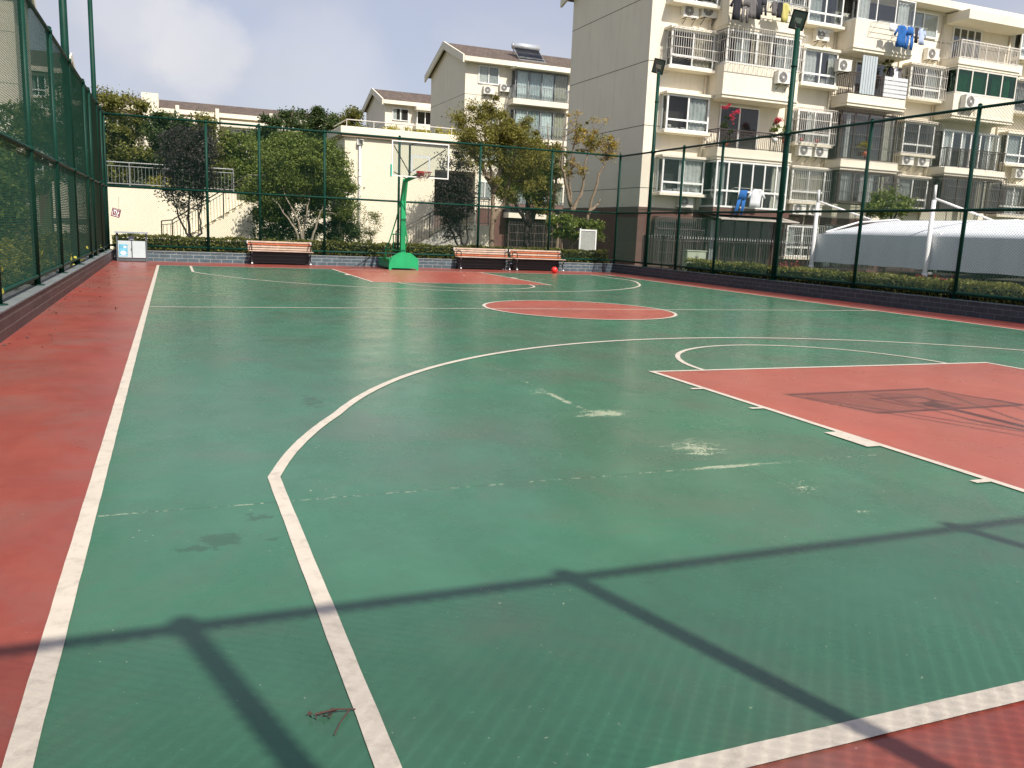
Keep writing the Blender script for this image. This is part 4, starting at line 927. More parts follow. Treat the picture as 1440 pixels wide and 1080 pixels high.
def bay_window(t, x0, x1, z0, z1, yw, d=.5, cage=None, cur=None, seed=0, frame='upvc', glass='glass', hood=True, sill=True, clutter=False, wallmat='cream', cagemat='grille', transom=True):
    y = yw - d; fr = frame_b(x0, x1, y, z0, z1, 2, (z0 + (z1 - z0) * .30) if transom else None)
    if d > .2:
        for xa, xb in ((x0, x0 + .05), (x1 - .05, x1)):
            fr.box(xa, xb, y + .062, yw, z1 - .06, z1); fr.box(xa, xb, y + .062, yw, z0, z0 + .06); fr.box(xa, xb, yw - .1, yw, z0 + .06, z1 - .06)
    w = fr.build('window', M[frame], t)
    b = MB(); b.box(x0 + .05, x1 - .05, y + .025, y + .033, z0 + .05, z1 - .05)
    if d > .2:
        b.box(x0 + .02, x0 + .028, y + .064, yw - .1, z0 + .06, z1 - .06); b.box(x1 - .028, x1 - .02, y + .064, yw - .1, z0 + .06, z1 - .06)
    sub(b, 'glass', glass, w)
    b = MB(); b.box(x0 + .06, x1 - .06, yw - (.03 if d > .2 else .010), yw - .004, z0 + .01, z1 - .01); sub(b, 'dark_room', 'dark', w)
    if d > .2:
        b = MB()
        if sill: b.bbox(x0 - .14, x1 + .14, y - .12, yw, z0 - .14, z0 - .003, .01); sub(b, 'sill', wallmat, w)
        if hood: b = MB(); b.bbox(x0 - .12, x1 + .12, y - .10, yw, z1 + .003, z1 + .12, .01); sub(b, 'hood', wallmat, w)
    if cur:
        for (a, c, m_) in cur:
            sub(curtain_b(x0 + .07 + (x1 - x0 - .14) * a, x0 + .07 + (x1 - x0 - .14) * c, y + (.14 if d > .2 else .052), z0 + .06, z1 - .07, seed, .03 if d > .2 else .008), 'curtain', m_, w)
    if clutter:
        rg = random.Random(seed); b = MB(); x = x0 + .12
        while x < x1 - .3:
            q = rg.uniform(.12, .4); b.bbox(x, x + q, y + .1, y + .3, z0 + .07, z0 + rg.uniform(.15, .42), .03); x += q + rg.uniform(.0, .25)
        sub(b, 'stored_items', 'clutter', w)
    if cage:
        sub(cage_b(x0 - .03, x1 + .10, y - .28, yw, z0 + (.35 if cage == 2 else .0), z1 + .04), 'security_grille', cagemat, w)
    return w
def balcony_band(t, x0, x1, z0, z1, yw, d=1.2, mat='cream'):
    b = MB(); b.bbox(x0, x1, yw - d, yw, z0, z1, .01); b.box(x0 - .04, x1 + .04, yw - d - .05, yw, z0 + .14, z0 + .20); b.box(x0 + .0, x1 - .0, yw - d - .012, yw - d, z0 + .2, z0 + .215)
    return b.build('balcony', M[mat], t)
def glazed(t, x0, x1, z0, z1, yw, d=1.2, cols=5, transom=None, frame='upvc', glass='glass', cur=None, cage=None, seed=0, cagemat='grille', fw=.08):
    y = yw - d + .02; fr = frame_b(x0, x1, y, z0, z1, cols, transom, fw=fw)
    for xa in (x0, x1 - fw):
        fr.box(xa, xa + fw, yw - .08, yw, z0, z1); fr.box(xa, xa + fw, y + .06, yw - .08, z0, z0 + fw); fr.box(xa, xa + fw, y + .06, yw - .08, z1 - fw, z1)
        if transom: fr.box(xa, xa + fw, y + .06, yw - .08, transom - .03, transom + .03)
    w = fr.build('window', M[frame], t)
    b = MB(); b.box(x0 + .06, x1 - .06, y + .025, y + .033, z0 + .06, z1 - .06); b.box(x0 + .03, x0 + .038, y + .065, yw - .085, z0 + fw, z1 - fw); b.box(x1 - .038, x1 - .03, y + .065, yw - .085, z0 + fw, z1 - fw)
    sub(b, 'glass', glass, w)
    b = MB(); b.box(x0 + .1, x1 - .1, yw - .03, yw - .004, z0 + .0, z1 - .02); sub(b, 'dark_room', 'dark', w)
    for (a, c, m_) in cur or []:
        sub(curtain_b(x0 + .1 + (x1 - x0 - .2) * a, x0 + .1 + (x1 - x0 - .2) * c, y + .16, z0 + .08, z1 - .1, seed, .035), 'curtain', m_, w)
    if cage: sub(cage_b(x0 - .06, x1 + .06, y - .30, yw - .4, z0 - .05, z1 + .10, step=.13, hs=.55), 'security_grille', cagemat, w)
    return w
def balcony_rail(t, x0, x1, z0, z1, yw, d=1.2, mat='rail_dark', step=.11):
    b = MB(); y = yw - d + .05
    b.bar((x0, y, z1), (x1, y, z1), .045); b.bar((x0, y, z0 + .06), (x1, y, z0 + .06), .03); b.bar((x0, y, z1 - .12), (x1, y, z1 - .12), .022)
    for x in (x0, x1): b.bar((x, y, z1), (x, yw, z1), .045); b.bar((x, y, z0 + .06), (x, yw, z0 + .06), .03)
    n = round((x1 - x0) / step)
    for k in range(n + 1): b.bar((x0 + (x1 - x0) * k / n, y, z0), (x0 + (x1 - x0) * k / n, y, z1), .045 if k % 9 == 0 else .018)
    for x in (x0, x1):
        for k in range(1, 9): b.bar((x, y + k * d / 9, z0), (x, y + k * d / 9, z1), .018)
    return b.build('balcony_railing', M[mat], t)
def door(t, x0, x1, z0, z1, yw, cols=3, frame='upvc', cur=None, seed=0):
    w = frame_b(x0, x1, yw - .07, z0, z1, cols, None, fw=.07, dp=.05).build('balcony_door', M[frame], t)
    b = MB(); b.box(x0 + .06, x1 - .06, yw - .045, yw - .04, z0 + .06, z1 - .06); sub(b, 'glass', 'glass', w)
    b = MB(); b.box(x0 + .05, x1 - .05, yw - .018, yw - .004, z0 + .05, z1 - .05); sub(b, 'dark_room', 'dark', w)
    for (a, c, m_) in cur or []:
        b = MB(); b.box(x0 + .08 + (x1 - x0 - .16) * a, x0 + .08 + (x1 - x0 - .16) * c, yw - .034, yw - .024, z0 + .08, z1 - .08); sub(b, 'curtain', m_, w)
    return w

YB = 33.1; XB = 20.67
A = thing('apartment_building', (XB, YB, 0), 'big cream five storey apartment block with brown base, at the right behind the court', 'building')
gable_block(A, XB, 52.0, YB, 41.35, -.9, 14.0, 15.15, over=.75, joints=(3.66, 6.46, 9.29, 12.1), base=2.8)
H = 2.8
# ground floor
for (x0, x1, z0, z1, cm) in ((21.45, 23.9, .2, 2.35, 'grille_dark'), (35.8, 38.0, .3, 2.3, 'grille_dark'), (43.4, 45.8, .3, 2.3, 'grille_dark')):
    bay_window(A, x0, x1, z0, z1, YB - .05, .25, cage=1, frame='rail_brown', cagemat=cm, hood=False, sill=False, transom=False)
for (x0, x1) in ((24.2, 28.2), (31.3, 34.9), (38.4, 42.6), (46.3, 50)):
    glazed(A, x0, x1, .2, 2.45, YB - .05, .5, cols=5, transom=None, frame='rail_brown', cur=[(.05, .16, 'curtain_grey')], seed=int(x0))
bay_window(A, 29.1, 31.1, .75, 2.3, YB - .05, .3, cur=[(0, .3, 'curtain_grey')], cage=1, hood=False)
b = MB(); b.prism_x([(31.55, 2.38), (31.55, 2.43), (33.0, 2.66), (33.0, 2.6)], 24.2, 28.8); b.build('awning', M['awning'], A)
b = MB(); b.box(23.95, 28.4, YB - 1.2, YB - .06, 2.62, 2.93); b.build('balcony', M['brown_base'], A)
# window columns  (x0,x1) and per floor style
cols = {1: (21.50, 23.80), 3: (28.95, 31.05), 5: (35.85, 38.0), 7: (43.45, 45.7)}
styles = {
 (1, 1): dict(cur=[(.42, .98, 'curtain')], clutter=True), (1, 2): dict(cur=[(.55, .98, 'curtain_grey')], clutter=True), (1, 3): dict(cage=2, cur=[(.5, 1, 'curtain_beige')], cagemat='rail_white'), (1, 4): dict(cur=[(0, .4, 'curtain')]),
 (3, 1): dict(cage=1, cur=[(0, 1, 'curtain_beige')], hood=True), (3, 2): dict(cage=1, cagemat='rail_white', cur=[(.3, .5, 'curtain')], clutter=True, hood=False), (3, 3): dict(cur=[(0, .42, 'curtain'), (.78, 1, 'curtain')], clutter=True), (3, 4): dict(cur=[(0, .42, 'curtain_grey')]),
 (5, 1): dict(cage=1, cagemat='grille_dark', cur=[(0, .5, 'curtain_grey')]), (5, 2): dict(cage=1, cagemat='grille_dark'), (5, 3): dict(cage=1, cagemat='rail_white', cur=[(.5, 1, 'curtain_grey')]),
 (7, 1): dict(cage=1, cagemat='grille_dark', cur=[(.3, .8, 'curtain')]), (7, 2): dict(cur=[(.1, .5, 'curtain_grey')]), (7, 3): dict(cage=1, cagemat='grille_dark', cur=[(0, .5, 'curtain_grey')]), (7, 4): dict(cur=[(0, .5, 'curtain')])}
for c, (x0, x1) in cols.items():
    for fl in (1, 2, 3, 4):
        z0 = 3.50 + (fl - 1) * H; z1 = z0 + 1.58
        if (c, fl) == (5, 4):
            bay_window(A, 35.75, 37.75, 12.2, 13.42, YB, .08, cur=[(0, .46, 'curtain_grey'), (.52, 1, 'curtain')], transom=False); continue
        bay_window(A, x0, x1, z0, z1, YB, .5, seed=c * 7 + fl, **styles.get((c, fl), {}))
# balcony columns
bx = {2: (23.93, 28.2), 4: (31.25, 35.0), 6: (38.25, 42.75), 8: (46.2, 50.2)}
def bandz(c, fl, z0, z1): return balcony_band(A, bx[c][0], bx[c][1], z0, z1, YB)
# C2
bandz(2, 2, 5.10, 5.66); bandz(2, 3, 7.86, 9.36); bandz(2, 4, 10.88, 12.2)
glazed(A, 23.98, 28.15, 2.95, 5.08, YB, cols=6, transom=3.72, cur=[(.0, .12, 'curtain_grey'), (.9, 1, 'curtain')])
door(A, 24.7, 27.0, 5.68, 7.75, YB, 2); balcony_rail(A, 23.95, 28.15, 5.66, 6.48, YB)
glazed(A, 24.0, 28.15, 9.38, 10.85, YB, cols=5, cur=[(.12, .3, 'curtain_grey'), (.34, .62, 'curtain_beige'), (.7, 1, 'curtain_grey')], cage=1, cagemat='rail_white')
glazed(A, 24.0, 28.15, 12.22, 13.6, YB, cols=5, cur=[(.0, .7, 'curtain_grey')], cage=1)
# C4
bandz(4, 1, 5.12, 5.66); bandz(4, 3, 8.18, 8.75); bandz(4, 4, 10.73, 12.18)
glazed(A, 31.3, 34.95, 3.55, 5.1, YB, cols=4, cur=[(.0, .3, 'curtain_grey'), (.4, .65, 'curtain')], frame='rail_brown', cagemat='grille_dark', cage=1)
glazed(A, 31.3, 34.95, 5.68, 8.0, YB, .9, cols=4, cur=[(.1, .2, 'curtain'), (.55, .62, 'pale_cloth')], cage=1, cagemat='grille_dark', frame='rail_brown')
b = MB(); 
for k in range(6): b.box(31.95 + k * .16, 32.085 + k * .16, 31.9, 31.93, 8.8, 10.6)
b.build('tall_panel', M['panel_pale'], A)
b = MB()
for k in range(5): b.box(33.45, 34.98, 31.88, 31.91, 8.80 + k * .20, 8.965 + k * .20)
b.build('siding_panel', M['panel_white'], A)
door(A, 32.6, 34.6, 8.76, 10.6, YB, 3); balcony_rail(A, 31.3, 34.95, 8.75, 9.75, YB, mat='rail_brown')
w4 = glazed(A, 31.3, 34.95, 12.2, 13.42, YB, cols=3, frame='upvc', fw=.05, cur=[(.02, .22, 'curtain'), (.75, .95, 'curtain')])
# C6
bandz(6, 1, 5.28, 5.72); bandz(6, 3, 8.18, 9.44); bandz(6, 4, 10.74, 11.2)
glazed(A, 38.3, 42.7, 3.55, 5.24, YB, cols=4, frame='rail_brown', cage=1, cagemat='grille_dark', cur=[(.6, .7, 'curtain_beige')])
glazed(A, 38.45, 42.6, 5.74, 7.7, YB, .7, cols=6, cur=[(.03, .22, 'curtain'), (.36, .45, 'curtain'), (.8, .95, 'curtain')]); balcony_rail(A, 38.3, 42.7, 5.72, 6.7, YB, mat='rail_brown')
glazed(A, 38.3, 42.7, 9.46, 10.72, YB, cols=4, glass='glass_green', frame='rail_white', cur=[(.0, .55, 'curtain_grey'), (.62, .78, 'curtain_grey'), (.86, .95, 'curtain')])
door(A, 38.9, 41.0, 11.22, 13.0, YB, 4); balcony_rail(A, 38.35, 42.65, 11.2, 12.08, YB, mat='rail_white', step=.1)
b = MB(); b.bbox(38.25, 43.2, YB - 1.5, YB, 13.02, 13.5, .01); b.build('balcony_roof', M['cream'], A)
for fl, (z0, z1) in enumerate(((5.12, 5.66), (8.0, 9.3), (10.74, 12.1))): bandz(8, fl, z0, z1)
for z0, z1 in ((3.5, 5.1), (5.7, 7.95), (9.35, 10.7), (12.15, 13.4)): glazed(A, 46.25, 50.1, z0, z1, YB, cols=4, cur=[(.1, .4, 'curtain')])
# drain pipes
for x in (23.86 - .1, 31.12, 35.45, 43.1, 28.6, 38.12): b = MB(); b.tube([(x, YB - .07, 2.8), (x, YB - .07, 13.4)], .045, 7); b.build('drainpipe', M['pipe_cream'], A, True)

# air conditioners: each one a thing on its bracket
def make_ac(label, loc, wd=.82, ht=.56, dp=.3):
    t = thing('air_conditioner', loc, label, 'air conditioner', 'air conditioner units on the walls')
    b = MB(); b.bbox(-wd / 2, wd / 2, -dp, 0, 0, ht, .015)
    b.box(-wd / 2 - .01, wd / 2 + .01, -dp - .01, .0, ht - .03, ht + .004)
    part(b, 'casing', M['ac'], t)
    b = MB(); r = ht * .42; cx = -wd * .14; b.disc((cx, -dp - .004, ht / 2), r, 24); fn = part(b, 'fan', M['ac_fan'], t)
    b = MB()
    for k in range(1, 5):
        rr = r * k / 4.2; b.tube([(cx + rr * math.cos(2 * math.pi * j / 20), -dp - .012, ht / 2 + rr * math.sin(2 * math.pi * j / 20)) for j in range(21)], .005, 4)
    for k in range(8): a = k * math.pi / 4; b.bar((cx, -dp - .012, ht / 2), (cx + r * math.cos(a), -dp - .012, ht / 2 + r * math.sin(a)), .008)
    sub(b, 'fan_guard', 'grille', fn)
    b = MB(); b.disc((cx, -dp - .02, ht / 2), r * .28, 12); sub(b, 'hub', 'ac_hub', fn)
    b = MB()
    for s in (-1, 1): b.bar((s * wd * .3, -dp - .03, -.02), (s * wd * .3, .02, -.02), .03); b.bar((s * wd * .3, -dp, -.03), (s * wd * .3, .02, -.26), .022)
    b.bar((-wd * .33, -dp * .8, -.012), (wd * .33, -dp * .8, -.012), .02); part(b, 'bracket', M['bracket'], t)
    b = MB(); b.tube([(wd / 2, -.1, .1), (wd / 2 + .12, -.06, .02), (wd / 2 + .16, -.02, -.3), (wd / 2 + .1, 0, -.55)], .018, 6); part(b, 'hose', M['pipe_cream'], t, True)
    return t
acs = [('smaller air conditioner above the caged window nearest the grey gable', (22.55, YB, 11.30)), ('larger air conditioner above the caged window nearest the grey gable', (23.55, YB, 11.42)),
 ('air conditioner below the lowest window nearest the grey gable', (23.05, YB, 2.86)), ('air conditioner with dark fan on the parapet left of the tall floodlight pole', (27.15, YB - 1.2, 8.72)),
 ('top air conditioner near the roof, right of the tall floodlight pole', (31.9 - .75, YB - .02, 12.05)), ('air conditioner draped with a pale cloth, right of the tall floodlight pole', (30.15, YB, 11.20)),
 ('air conditioner tucked beside the tall pale panel of the balcony', (31.25 - .1, YB - .62, 9.78)), ('left one of the two air conditioners below the red potted window row', (29.55, YB - .28, 5.68 + .0)),
 ('right one of the two air conditioners below the red potted window row', (30.55, YB - .28, 5.68)), ('left one of the two low air conditioners behind the white mast', (29.55, YB - .28, 2.84)),
 ('right one of the two low air conditioners behind the white mast', (30.55, YB - .28, 2.84)), ('air conditioner between the bare flush window and the caged one below it', (37.45, YB, 11.13)),
 ('big air conditioner hung on the balcony below the green glazing', (39.2, YB - 1.2, 8.72)), ('left one of two air conditioners under the dark caged window', (36.35, YB - .25, 5.70)),
 ('right one of two air conditioners under the dark caged window', (37.45, YB - .25, 5.70)), ('air conditioner at the right edge beside the white balcony railing', (43.55, YB - .1, 10.98)), ('air conditioner at the right edge below the lower window', (44.9, YB - .2, 5.55))]
ac0 = None
for i, (lb, loc) in enumerate(acs):
    s = 1.15 if 'larger' in lb or 'big' in lb else 1.0
    if ac0 is None: ac0 = make_ac(lb, loc)
    else: dup(ac0, loc, label=lb, scale=(s, s, s))
# pale cloth over one unit
b = MB(); vs = []; n = 12
for i in range(n + 1):
    for j, (yy, zz_) in enumerate(((-.36, -.16), (-.34, .02), (-.1, .06), (.0, .05))): vs.append((29.68 + i * .085, YB + yy + .02 * math.sin(i * 1.7), 11.78 + zz_ + .03 * math.sin(i * 2.1 + j) - (.08 if j == 0 and i % 3 == 0 else 0)))
b.add(vs, [(4 * i + j, 4 * i + 4 + j, 4 * i + 5 + j, 4 * i + 1 + j) for i in range(n) for j in range(3)]); o = b.build('cover_cloth', M['white_cloth'], None, True); tag(o, 'pale cloth thrown over an air conditioner near the roof', 'cloth')

# laundry
def garment(kind, x, y, z, w_, h_, mat, label, group, tilt=0.0, seed=0):
    rg = random.Random(seed); b = MB()
    def sheetz(outl, dy):
        nz = len(outl)
        vs = []
        for (l, r, zz_) in outl:
            for k in range(5): xx = l + (r - l) * k / 4; vs.append((x + xx * w_ + tilt * (1 - zz_) * -1, y + dy + .03 * math.sin(k * 1.9 + zz_ * 5 + seed), z - (1 - zz_) * h_))
        b.add(vs, [(5 * j + k, 5 * j + k + 1, 5 * j + 6 + k, 5 * j + 5 + k) for j in range(nz - 1) for k in range(4)])
    if kind == 'shirt':
        sheetz([(-.2, .2, 1), (-.36, .36, .93), (-.34, .34, .6), (-.36, .36, .3), (-.38, .38, 0)], 0)
        for s in (-1, 1): b.add([(x + s * .34 * w_, y, z - .06 * h_), (x + s * .62 * w_, y + .03, z - .45 * h_), (x + s * .48 * w_, y + .02, z - .52 * h_), (x + s * .33 * w_, y, z - .3 * h_)], [(0, 1, 2, 3)])
    elif kind == 'pants':
        sheetz([(-.32, .32, 1), (-.36, .36, .8), (-.38, .38, .62)], 0)
        for s in (-1, 1): o_ = .02; b2 = [(min(s * .03, s * .38), max(s * .03, s * .38), .62), (min(s * .10, s * .40), max(s * .10, s * .40), .3), (min(s * .16, s * .42), max(s * .16, s * .42), 0)]; sheetz(b2, .01)
    else: sheetz([(-.4, .4, 1), (-.4, .4, .5), (-.42, .38, 0)], 0)
    m = b; o = m.build('laundry', M[mat], None, True)
    so = o.modifiers.new('thick', 'SOLIDIFY'); so.thickness = .02
    tag(o, label, 'clothes', group); return o
yl = YB - 1.75
for i, (k, x, w_, h_, mt_, lb) in enumerate((('shirt', 24.95, .55, .95, 'black_cloth', 'black top at the left end of the upper clothes line'), ('pants', 25.55, .5, 1.0, 'grey_cloth', 'dark grey trousers second from the left on the upper clothes line'), ('shirt', 26.0, .5, .8, 'grey_cloth', 'grey shirt beside the trousers on the upper clothes line'),
        ('cloth', 26.4, .35, .8, 'black_cloth', 'black cloth in the middle of the upper clothes line'), ('pants', 26.75, .42, .6, 'black_cloth', 'black shorts in the middle of the upper clothes line'), ('shirt', 27.5, .42, .55, 'grey_cloth', 'small dark top hanging on the upper clothes line'), ('shirt', 27.85, .42, .6, 'black_cloth', 'small black top next to the yellow one'), ('shirt', 28.25, .5, .75, 'yellow_cloth', 'yellow top at the right end of the upper clothes line'))):
    garment(k, 23.95 + (x - 24.95) * .80, yl, 12.12, w_, h_ * 1.1, mt_, lb, 'clothes on the upper clothes line', seed=i)
t = thing('clothes_rack', (26.5, yl, 12.5), 'metal clothes rack sticking out under the top caged balcony', 'clothes rack')
b = MB(); b.tube([(23.9, yl, 12.15), (27.8, yl, 12.15)], .014, 5); b.tube([(23.9, yl + .25, 12.15), (27.8, yl + .25, 12.15)], .014, 5)
for x in (23.9, 25.2, 26.5, 27.8): b.tube([(x, yl, 12.15), (x, YB - 1.2, 12.12)], .012, 5)
b.build('rods', M['grille'], t)
yl = YB - 1.75
for i, (k, x, w_, h_, mt_, lb) in enumerate((('shirt', 33.65, .75, 1.0, 'blue_cloth', 'bright blue jacket on the rack above the white balcony panel'), ('pants', 34.2, .6, 1.05, 'blue_cloth', 'bright blue trousers on the rack above the white balcony panel'), ('cloth', 34.6, .25, .7, 'black_cloth', 'narrow dark garment beside the bright blue trousers'), ('shirt', 34.95, .5, .75, 'pale_cloth', 'pale blue shirt at the right end of the rack'), ('cloth', 33.05, .5, .35, 'white_cloth', 'white towel folded over the left end of the rack'))):
    garment(k, x, yl, 12.05, w_, h_, mt_, lb, 'clothes on the high right rack', seed=i + 20)
t = thing('clothes_rack', (34, yl, 12.1), 'metal clothes rack on the balcony parapet with bright blue clothes', 'clothes rack')
b = MB(); 
for q in (0, .2, .4): b.tube([(32.2, yl + q, 12.1), (35.3, yl + q, 12.1)], .012, 5)
for x in (32.2, 33.7, 35.3): b.tube([(x, yl, 12.1), (x, YB - 1.2, 12.1)], .014, 5); b.tube([(x, yl + .1, 12.1), (x, YB - 1.2, 11.6)], .01, 5)
b.build('rods', M['grille'], t)
garment('pants', 25.45, YB - 1.45, 3.78, .62, 1.15, 'blue_cloth', 'bright blue trousers hanging in front of the low white glazed balcony', 'clothes before the low balcony', tilt=.25, seed=3)
garment('shirt', 26.2, YB - 1.45, 3.85, .85, .85, 'white_cloth', 'white shirt hanging in front of the low white glazed balcony', 'clothes before the low balcony', tilt=.1, seed=5)
t = thing('clothes_rack', (26, YB - 1.45, 3.85), 'thin clothes line rods before the low white glazed balcony', 'clothes rack')
b = MB(); b.tube([(24.9, YB - 1.45, 3.86), (27.3, YB - 1.45, 3.86)], .012, 5); b.tube([(24.9, YB - 1.45, 3.86), (24.9, YB - 1.2, 3.8)], .012, 5); b.tube([(27.3, YB - 1.45, 3.86), (27.3, YB - 1.2, 3.8)], .012, 5); b.build('rods', M['grille'], t)
for i, (x, mt_, lb) in enumerate(((34.2, 'black_cloth', 'black garment hanging inside the open balcony'), (34.55, 'white_cloth', 'white garment hanging inside the open balcony'), (34.8, 'grey_cloth', 'grey garment at the right inside the open balcony'))): garment('shirt', x, YB - .8, 10.35, .4, .8, mt_, lb, 'clothes inside the open balcony', seed=i + 40)
b = MB(); b.tube([(33.5, YB - .8, 10.38), (34.95, YB - .8, 10.38)], .012, 5); o = b.build('clothes_rail', M['grille']); tag(o, 'rail with dark and white clothes inside the open balcony', 'clothes rack')

# potted plants on the flowered balcony
def potted(label, x, y, z, h_, mats, seed, red=None, cat='plant'):
    t = thing('potted_plant', (x, y, z), label, cat, 'potted plants on the balconies'); rg = np.random.default_rng(seed)
    b = MB(); b.tube([(0, 0, 0), (0, 0, .2)], [.10, .14], 10); part(b, 'pot', M['slat_red'] if seed % 2 else M['ac'], t, True)
    p = crown_points(rg, [(0, 0, .2 + h_ / 2, .3, .25, h_ / 2, 1)], 420, .1, 16); leaf_mesh('leaves', p, .045, M[mats], t, seed)
    b = MB(); b.tube([(0, 0, .18), (.02, 0, .2 + h_ * .6)], .012, 5); part(b, 'stem', M['bark'], t)
    if red: p = crown_points(rg, red, 420, .09, 14); leaf_mesh('flowers', p, .034, M['leaf_pink'], t, seed + 1)
potted('tall pot of red bougainvillea at the left of the open balcony', 24.5, YB - 1.0, 5.72, 1.3, 'leaf_darkgreen', 51, [(-.15, -.1, 1.75, .28, .2, .2, 1), (.25, -.1, 1.5, .36, .2, .22, 1.6), (.1, -.1, 1.2, .2, .2, .2, .4)])
potted('round green potted shrub with a few red flowers on the open balcony', 27.15, YB - 1.15, 6.1, .75, 'leaf_green', 52, [(0, -.1, 1.0, .12, .1, .1, 1)])
potted('leafy green potted plant beside the shrub on the open balcony', 27.75, YB - 1.15, 6.1, .65, 'leaf_green', 53)
potted('trailing green plant inside the balcony with the pale panels', 34.3, YB - .5, 9.9, .8, 'leaf_green', 54)
potted('small yellow green plant in the dark caged balcony', 32.9, YB - 1.0, 5.9, .5, 'leaf_yellow', 55)
for i, (x, mt_, lb) in enumerate(((29.1, 'rim', 'small red flowerpot on the ledge of the barred white window'), (30.1, 'rim', 'second red flowerpot along the ledge of the barred white window'))):
    b = MB(); b.tube([(0, 0, 0), (0, 0, .18)], [.07, .1], 10); o = b.build('flowerpot', M[mt_], None, True); o.location = (x, YB - .68, 6.32); tag(o, lb, 'pot', 'red flowerpots')

# iron picket fence before the ground floor, cabinet, utility board
t = thing('picket_fence', (25, 31.2, 0), 'black iron picket fence with pale spikes before the brown ground floor', 'fence')
b = MB(); c = MB()
for k in range(150):
    x = 19.9 + k * .145
    b.bar((x, 31.2, -.1), (x, 31.2, 1.42), .018); c.add([(x - .02, 31.19, 1.42), (x + .02, 31.19, 1.42), (x + .02, 31.21, 1.42), (x - .02, 31.21, 1.42), (x, 31.2, 1.56)], [(0, 1, 4), (1, 2, 4), (2, 3, 4), (3, 0, 4)])
b.build('pickets', M['rail_dark'], t); c.build('spikes', M['grille'], t)
b = MB(); b.bar((19.9, 31.2, 1.34), (41.6, 31.2, 1.34), .03); b.bar((19.9, 31.2, .25), (41.6, 31.2, .25), .03)
for k in range(8): b.bar((19.9 + k * 3.1, 31.2, -.1), (19.9 + k * 3.1, 31.2, 1.5), .05)
b.build('frame', M['rail_dark'], t)
t = thing('electrical_cabinet', (22.1, 30.4, 0), 'pale green electrical cabinet behind the hedge near the gate', 'cabinet')
b = MB(); b.bbox(-.5, .5, -.2, .2, 0, .88, .015); b.box(-.53, .53, -.23, .23, .88, .92); part(b, 'body', M['cabinet'], t)
b = MB(); b.box(-.47, -.01, -.215, -.203, .08, .82); b.box(.01, .47, -.215, -.203, .08, .82); part(b, 'door', M['cabinet'], t)
b = MB(); b.box(-.08, .08, -.222, -.217, .6, .66); part(b, 'vent', M['joint'], t)
t = thing('notice_board', (16.62, 30.2, 0), 'tall white framed metal board beside the bush before the grey gable', 'board')
b = MB(); b.box(-.40, -.34, -.03, .03, 0, 1.65); b.box(.34, .40, -.03, .03, 0, 1.62); b.box(-.34, .34, -.03, .03, 1.56, 1.62); part(b, 'frame', M['white_frame'], t)
b = MB(); b.box(-.34, .34, -.01, .01, .05, 1.56); part(b, 'panel', M['utility'], t)
b = MB(); 
for z in (.45, .75, 1.1, 1.35): b.disc((0, -.012, z), .018, 8)
part(b, 'bolts', M['bracket'], t)

# ------------------------------------------------------------------ carport, masts, cars
t = thing('carport', (20, 12, -.75), 'long white fabric carport roof with grey skirt behind the right fence', 'carport')
XF = 19.55; prof = [(XF, 1.74), (XF + .3, 1.90), (XF + .9, 2.07), (XF + 1.5, 2.20), (XF + 2.1, 2.28), (XF + 3, 2.33), (XF + 3.9, 2.28), (XF + 4.7, 2.12), (XF + 5.3, 1.74)]
b = MB(); y0, y1 = -6.0, 20.0; nseg = 52; vs = []
for j in range(nseg + 1):
    y = y0 + (y1 - y0) * j / nseg; e = min(1, max(0, (y1 - y) / 1.1)) ** .5; sag = .05 * math.sin(math.pi * ((y1 - y) % 4.45) / 4.45)
    for (x, z) in prof: vs.append((x, y, 1.74 + (z - 1.74) * e - sag * (z - 1.74) / .6))
n = len(prof); b.add(vs, [(j * n + i, j * n + i + 1, (j + 1) * n + i + 1, (j + 1) * n + i) for j in range(nseg) for i in range(n - 1)])
r_ = b.build('roof_fabric', M['canopy'], t, True); so = r_.modifiers.new('t', 'SOLIDIFY'); so.thickness = .02
b = MB(); vs = []
for j in range(nseg * 2 + 1):
    y = y0 + (y1 - y0) * j / (nseg * 2); wv = .012 * math.sin(j * 2.2); bot = .84 + .02 * math.sin(math.pi * ((y1 - y) % 1.48) / 1.48)
    vs += [(XF - .01 + wv * .3, y, 1.735), (XF - .02 + wv, y, bot)]
m_ = nseg * 2; b.add(vs, [(2 * j, 2 * j + 2, 2 * j + 3, 2 * j + 1) for j in range(m_)])
b.poly([(XF, 20.01, 1.735), (XF, 20.01, .84), (XF + 5.3, 20.01, .84), (XF + 5.3, 20.01, 1.735)])
s_ = b.build('skirt', M['canopy'], t); so = s_.modifiers.new('t', 'SOLIDIFY'); so.thickness = .012
b = MB()
for y in (19.6, 15.3, 11, 6.7, 2.4): b.tube([(XF + 5.0, y, -.75), (XF + 5.0, y, 2.0)], .05, 8); b.tube([(XF + .1, y, 1.80), (XF + 1.4, y, 2.16), (XF + 3, y, 2.31), (XF + 5.2, y, 1.76)], .03, 6)
b.build('ribs', M['mast'], t)
for i, (y, lb) in enumerate(((19.85, 'white steel mast with a slanting tie at the far end of the carport'), (15.42, 'white steel mast with a slanting tie rising through the middle of the carport'))):
    t = thing('carport_mast', (XF - .12, y, -.75), lb, 'mast', 'white masts along the carport')
    b = MB(); b.tube([(0, 0, 0), (0, 0, 3.45)], [.07, .06], 12); b.tube([(0, 0, 3.45), (0, 0, 3.85)], [.04, .035], 10); b.tube([(0, 0, 1.35), (0, 0, 1.5)], .085, 12); part(b, 'post', M['mast'], t, True)
    b = MB(); b.tube([(0, 0, 3.5), (2.3, 0, 3.02)], .032, 8); part(b, 'tie', M['mast'], t, True)
    b = MB(); b.box(-.12, .12, -.12, .12, 0, .03); part(b, 'base_plate', M['mast'], t)
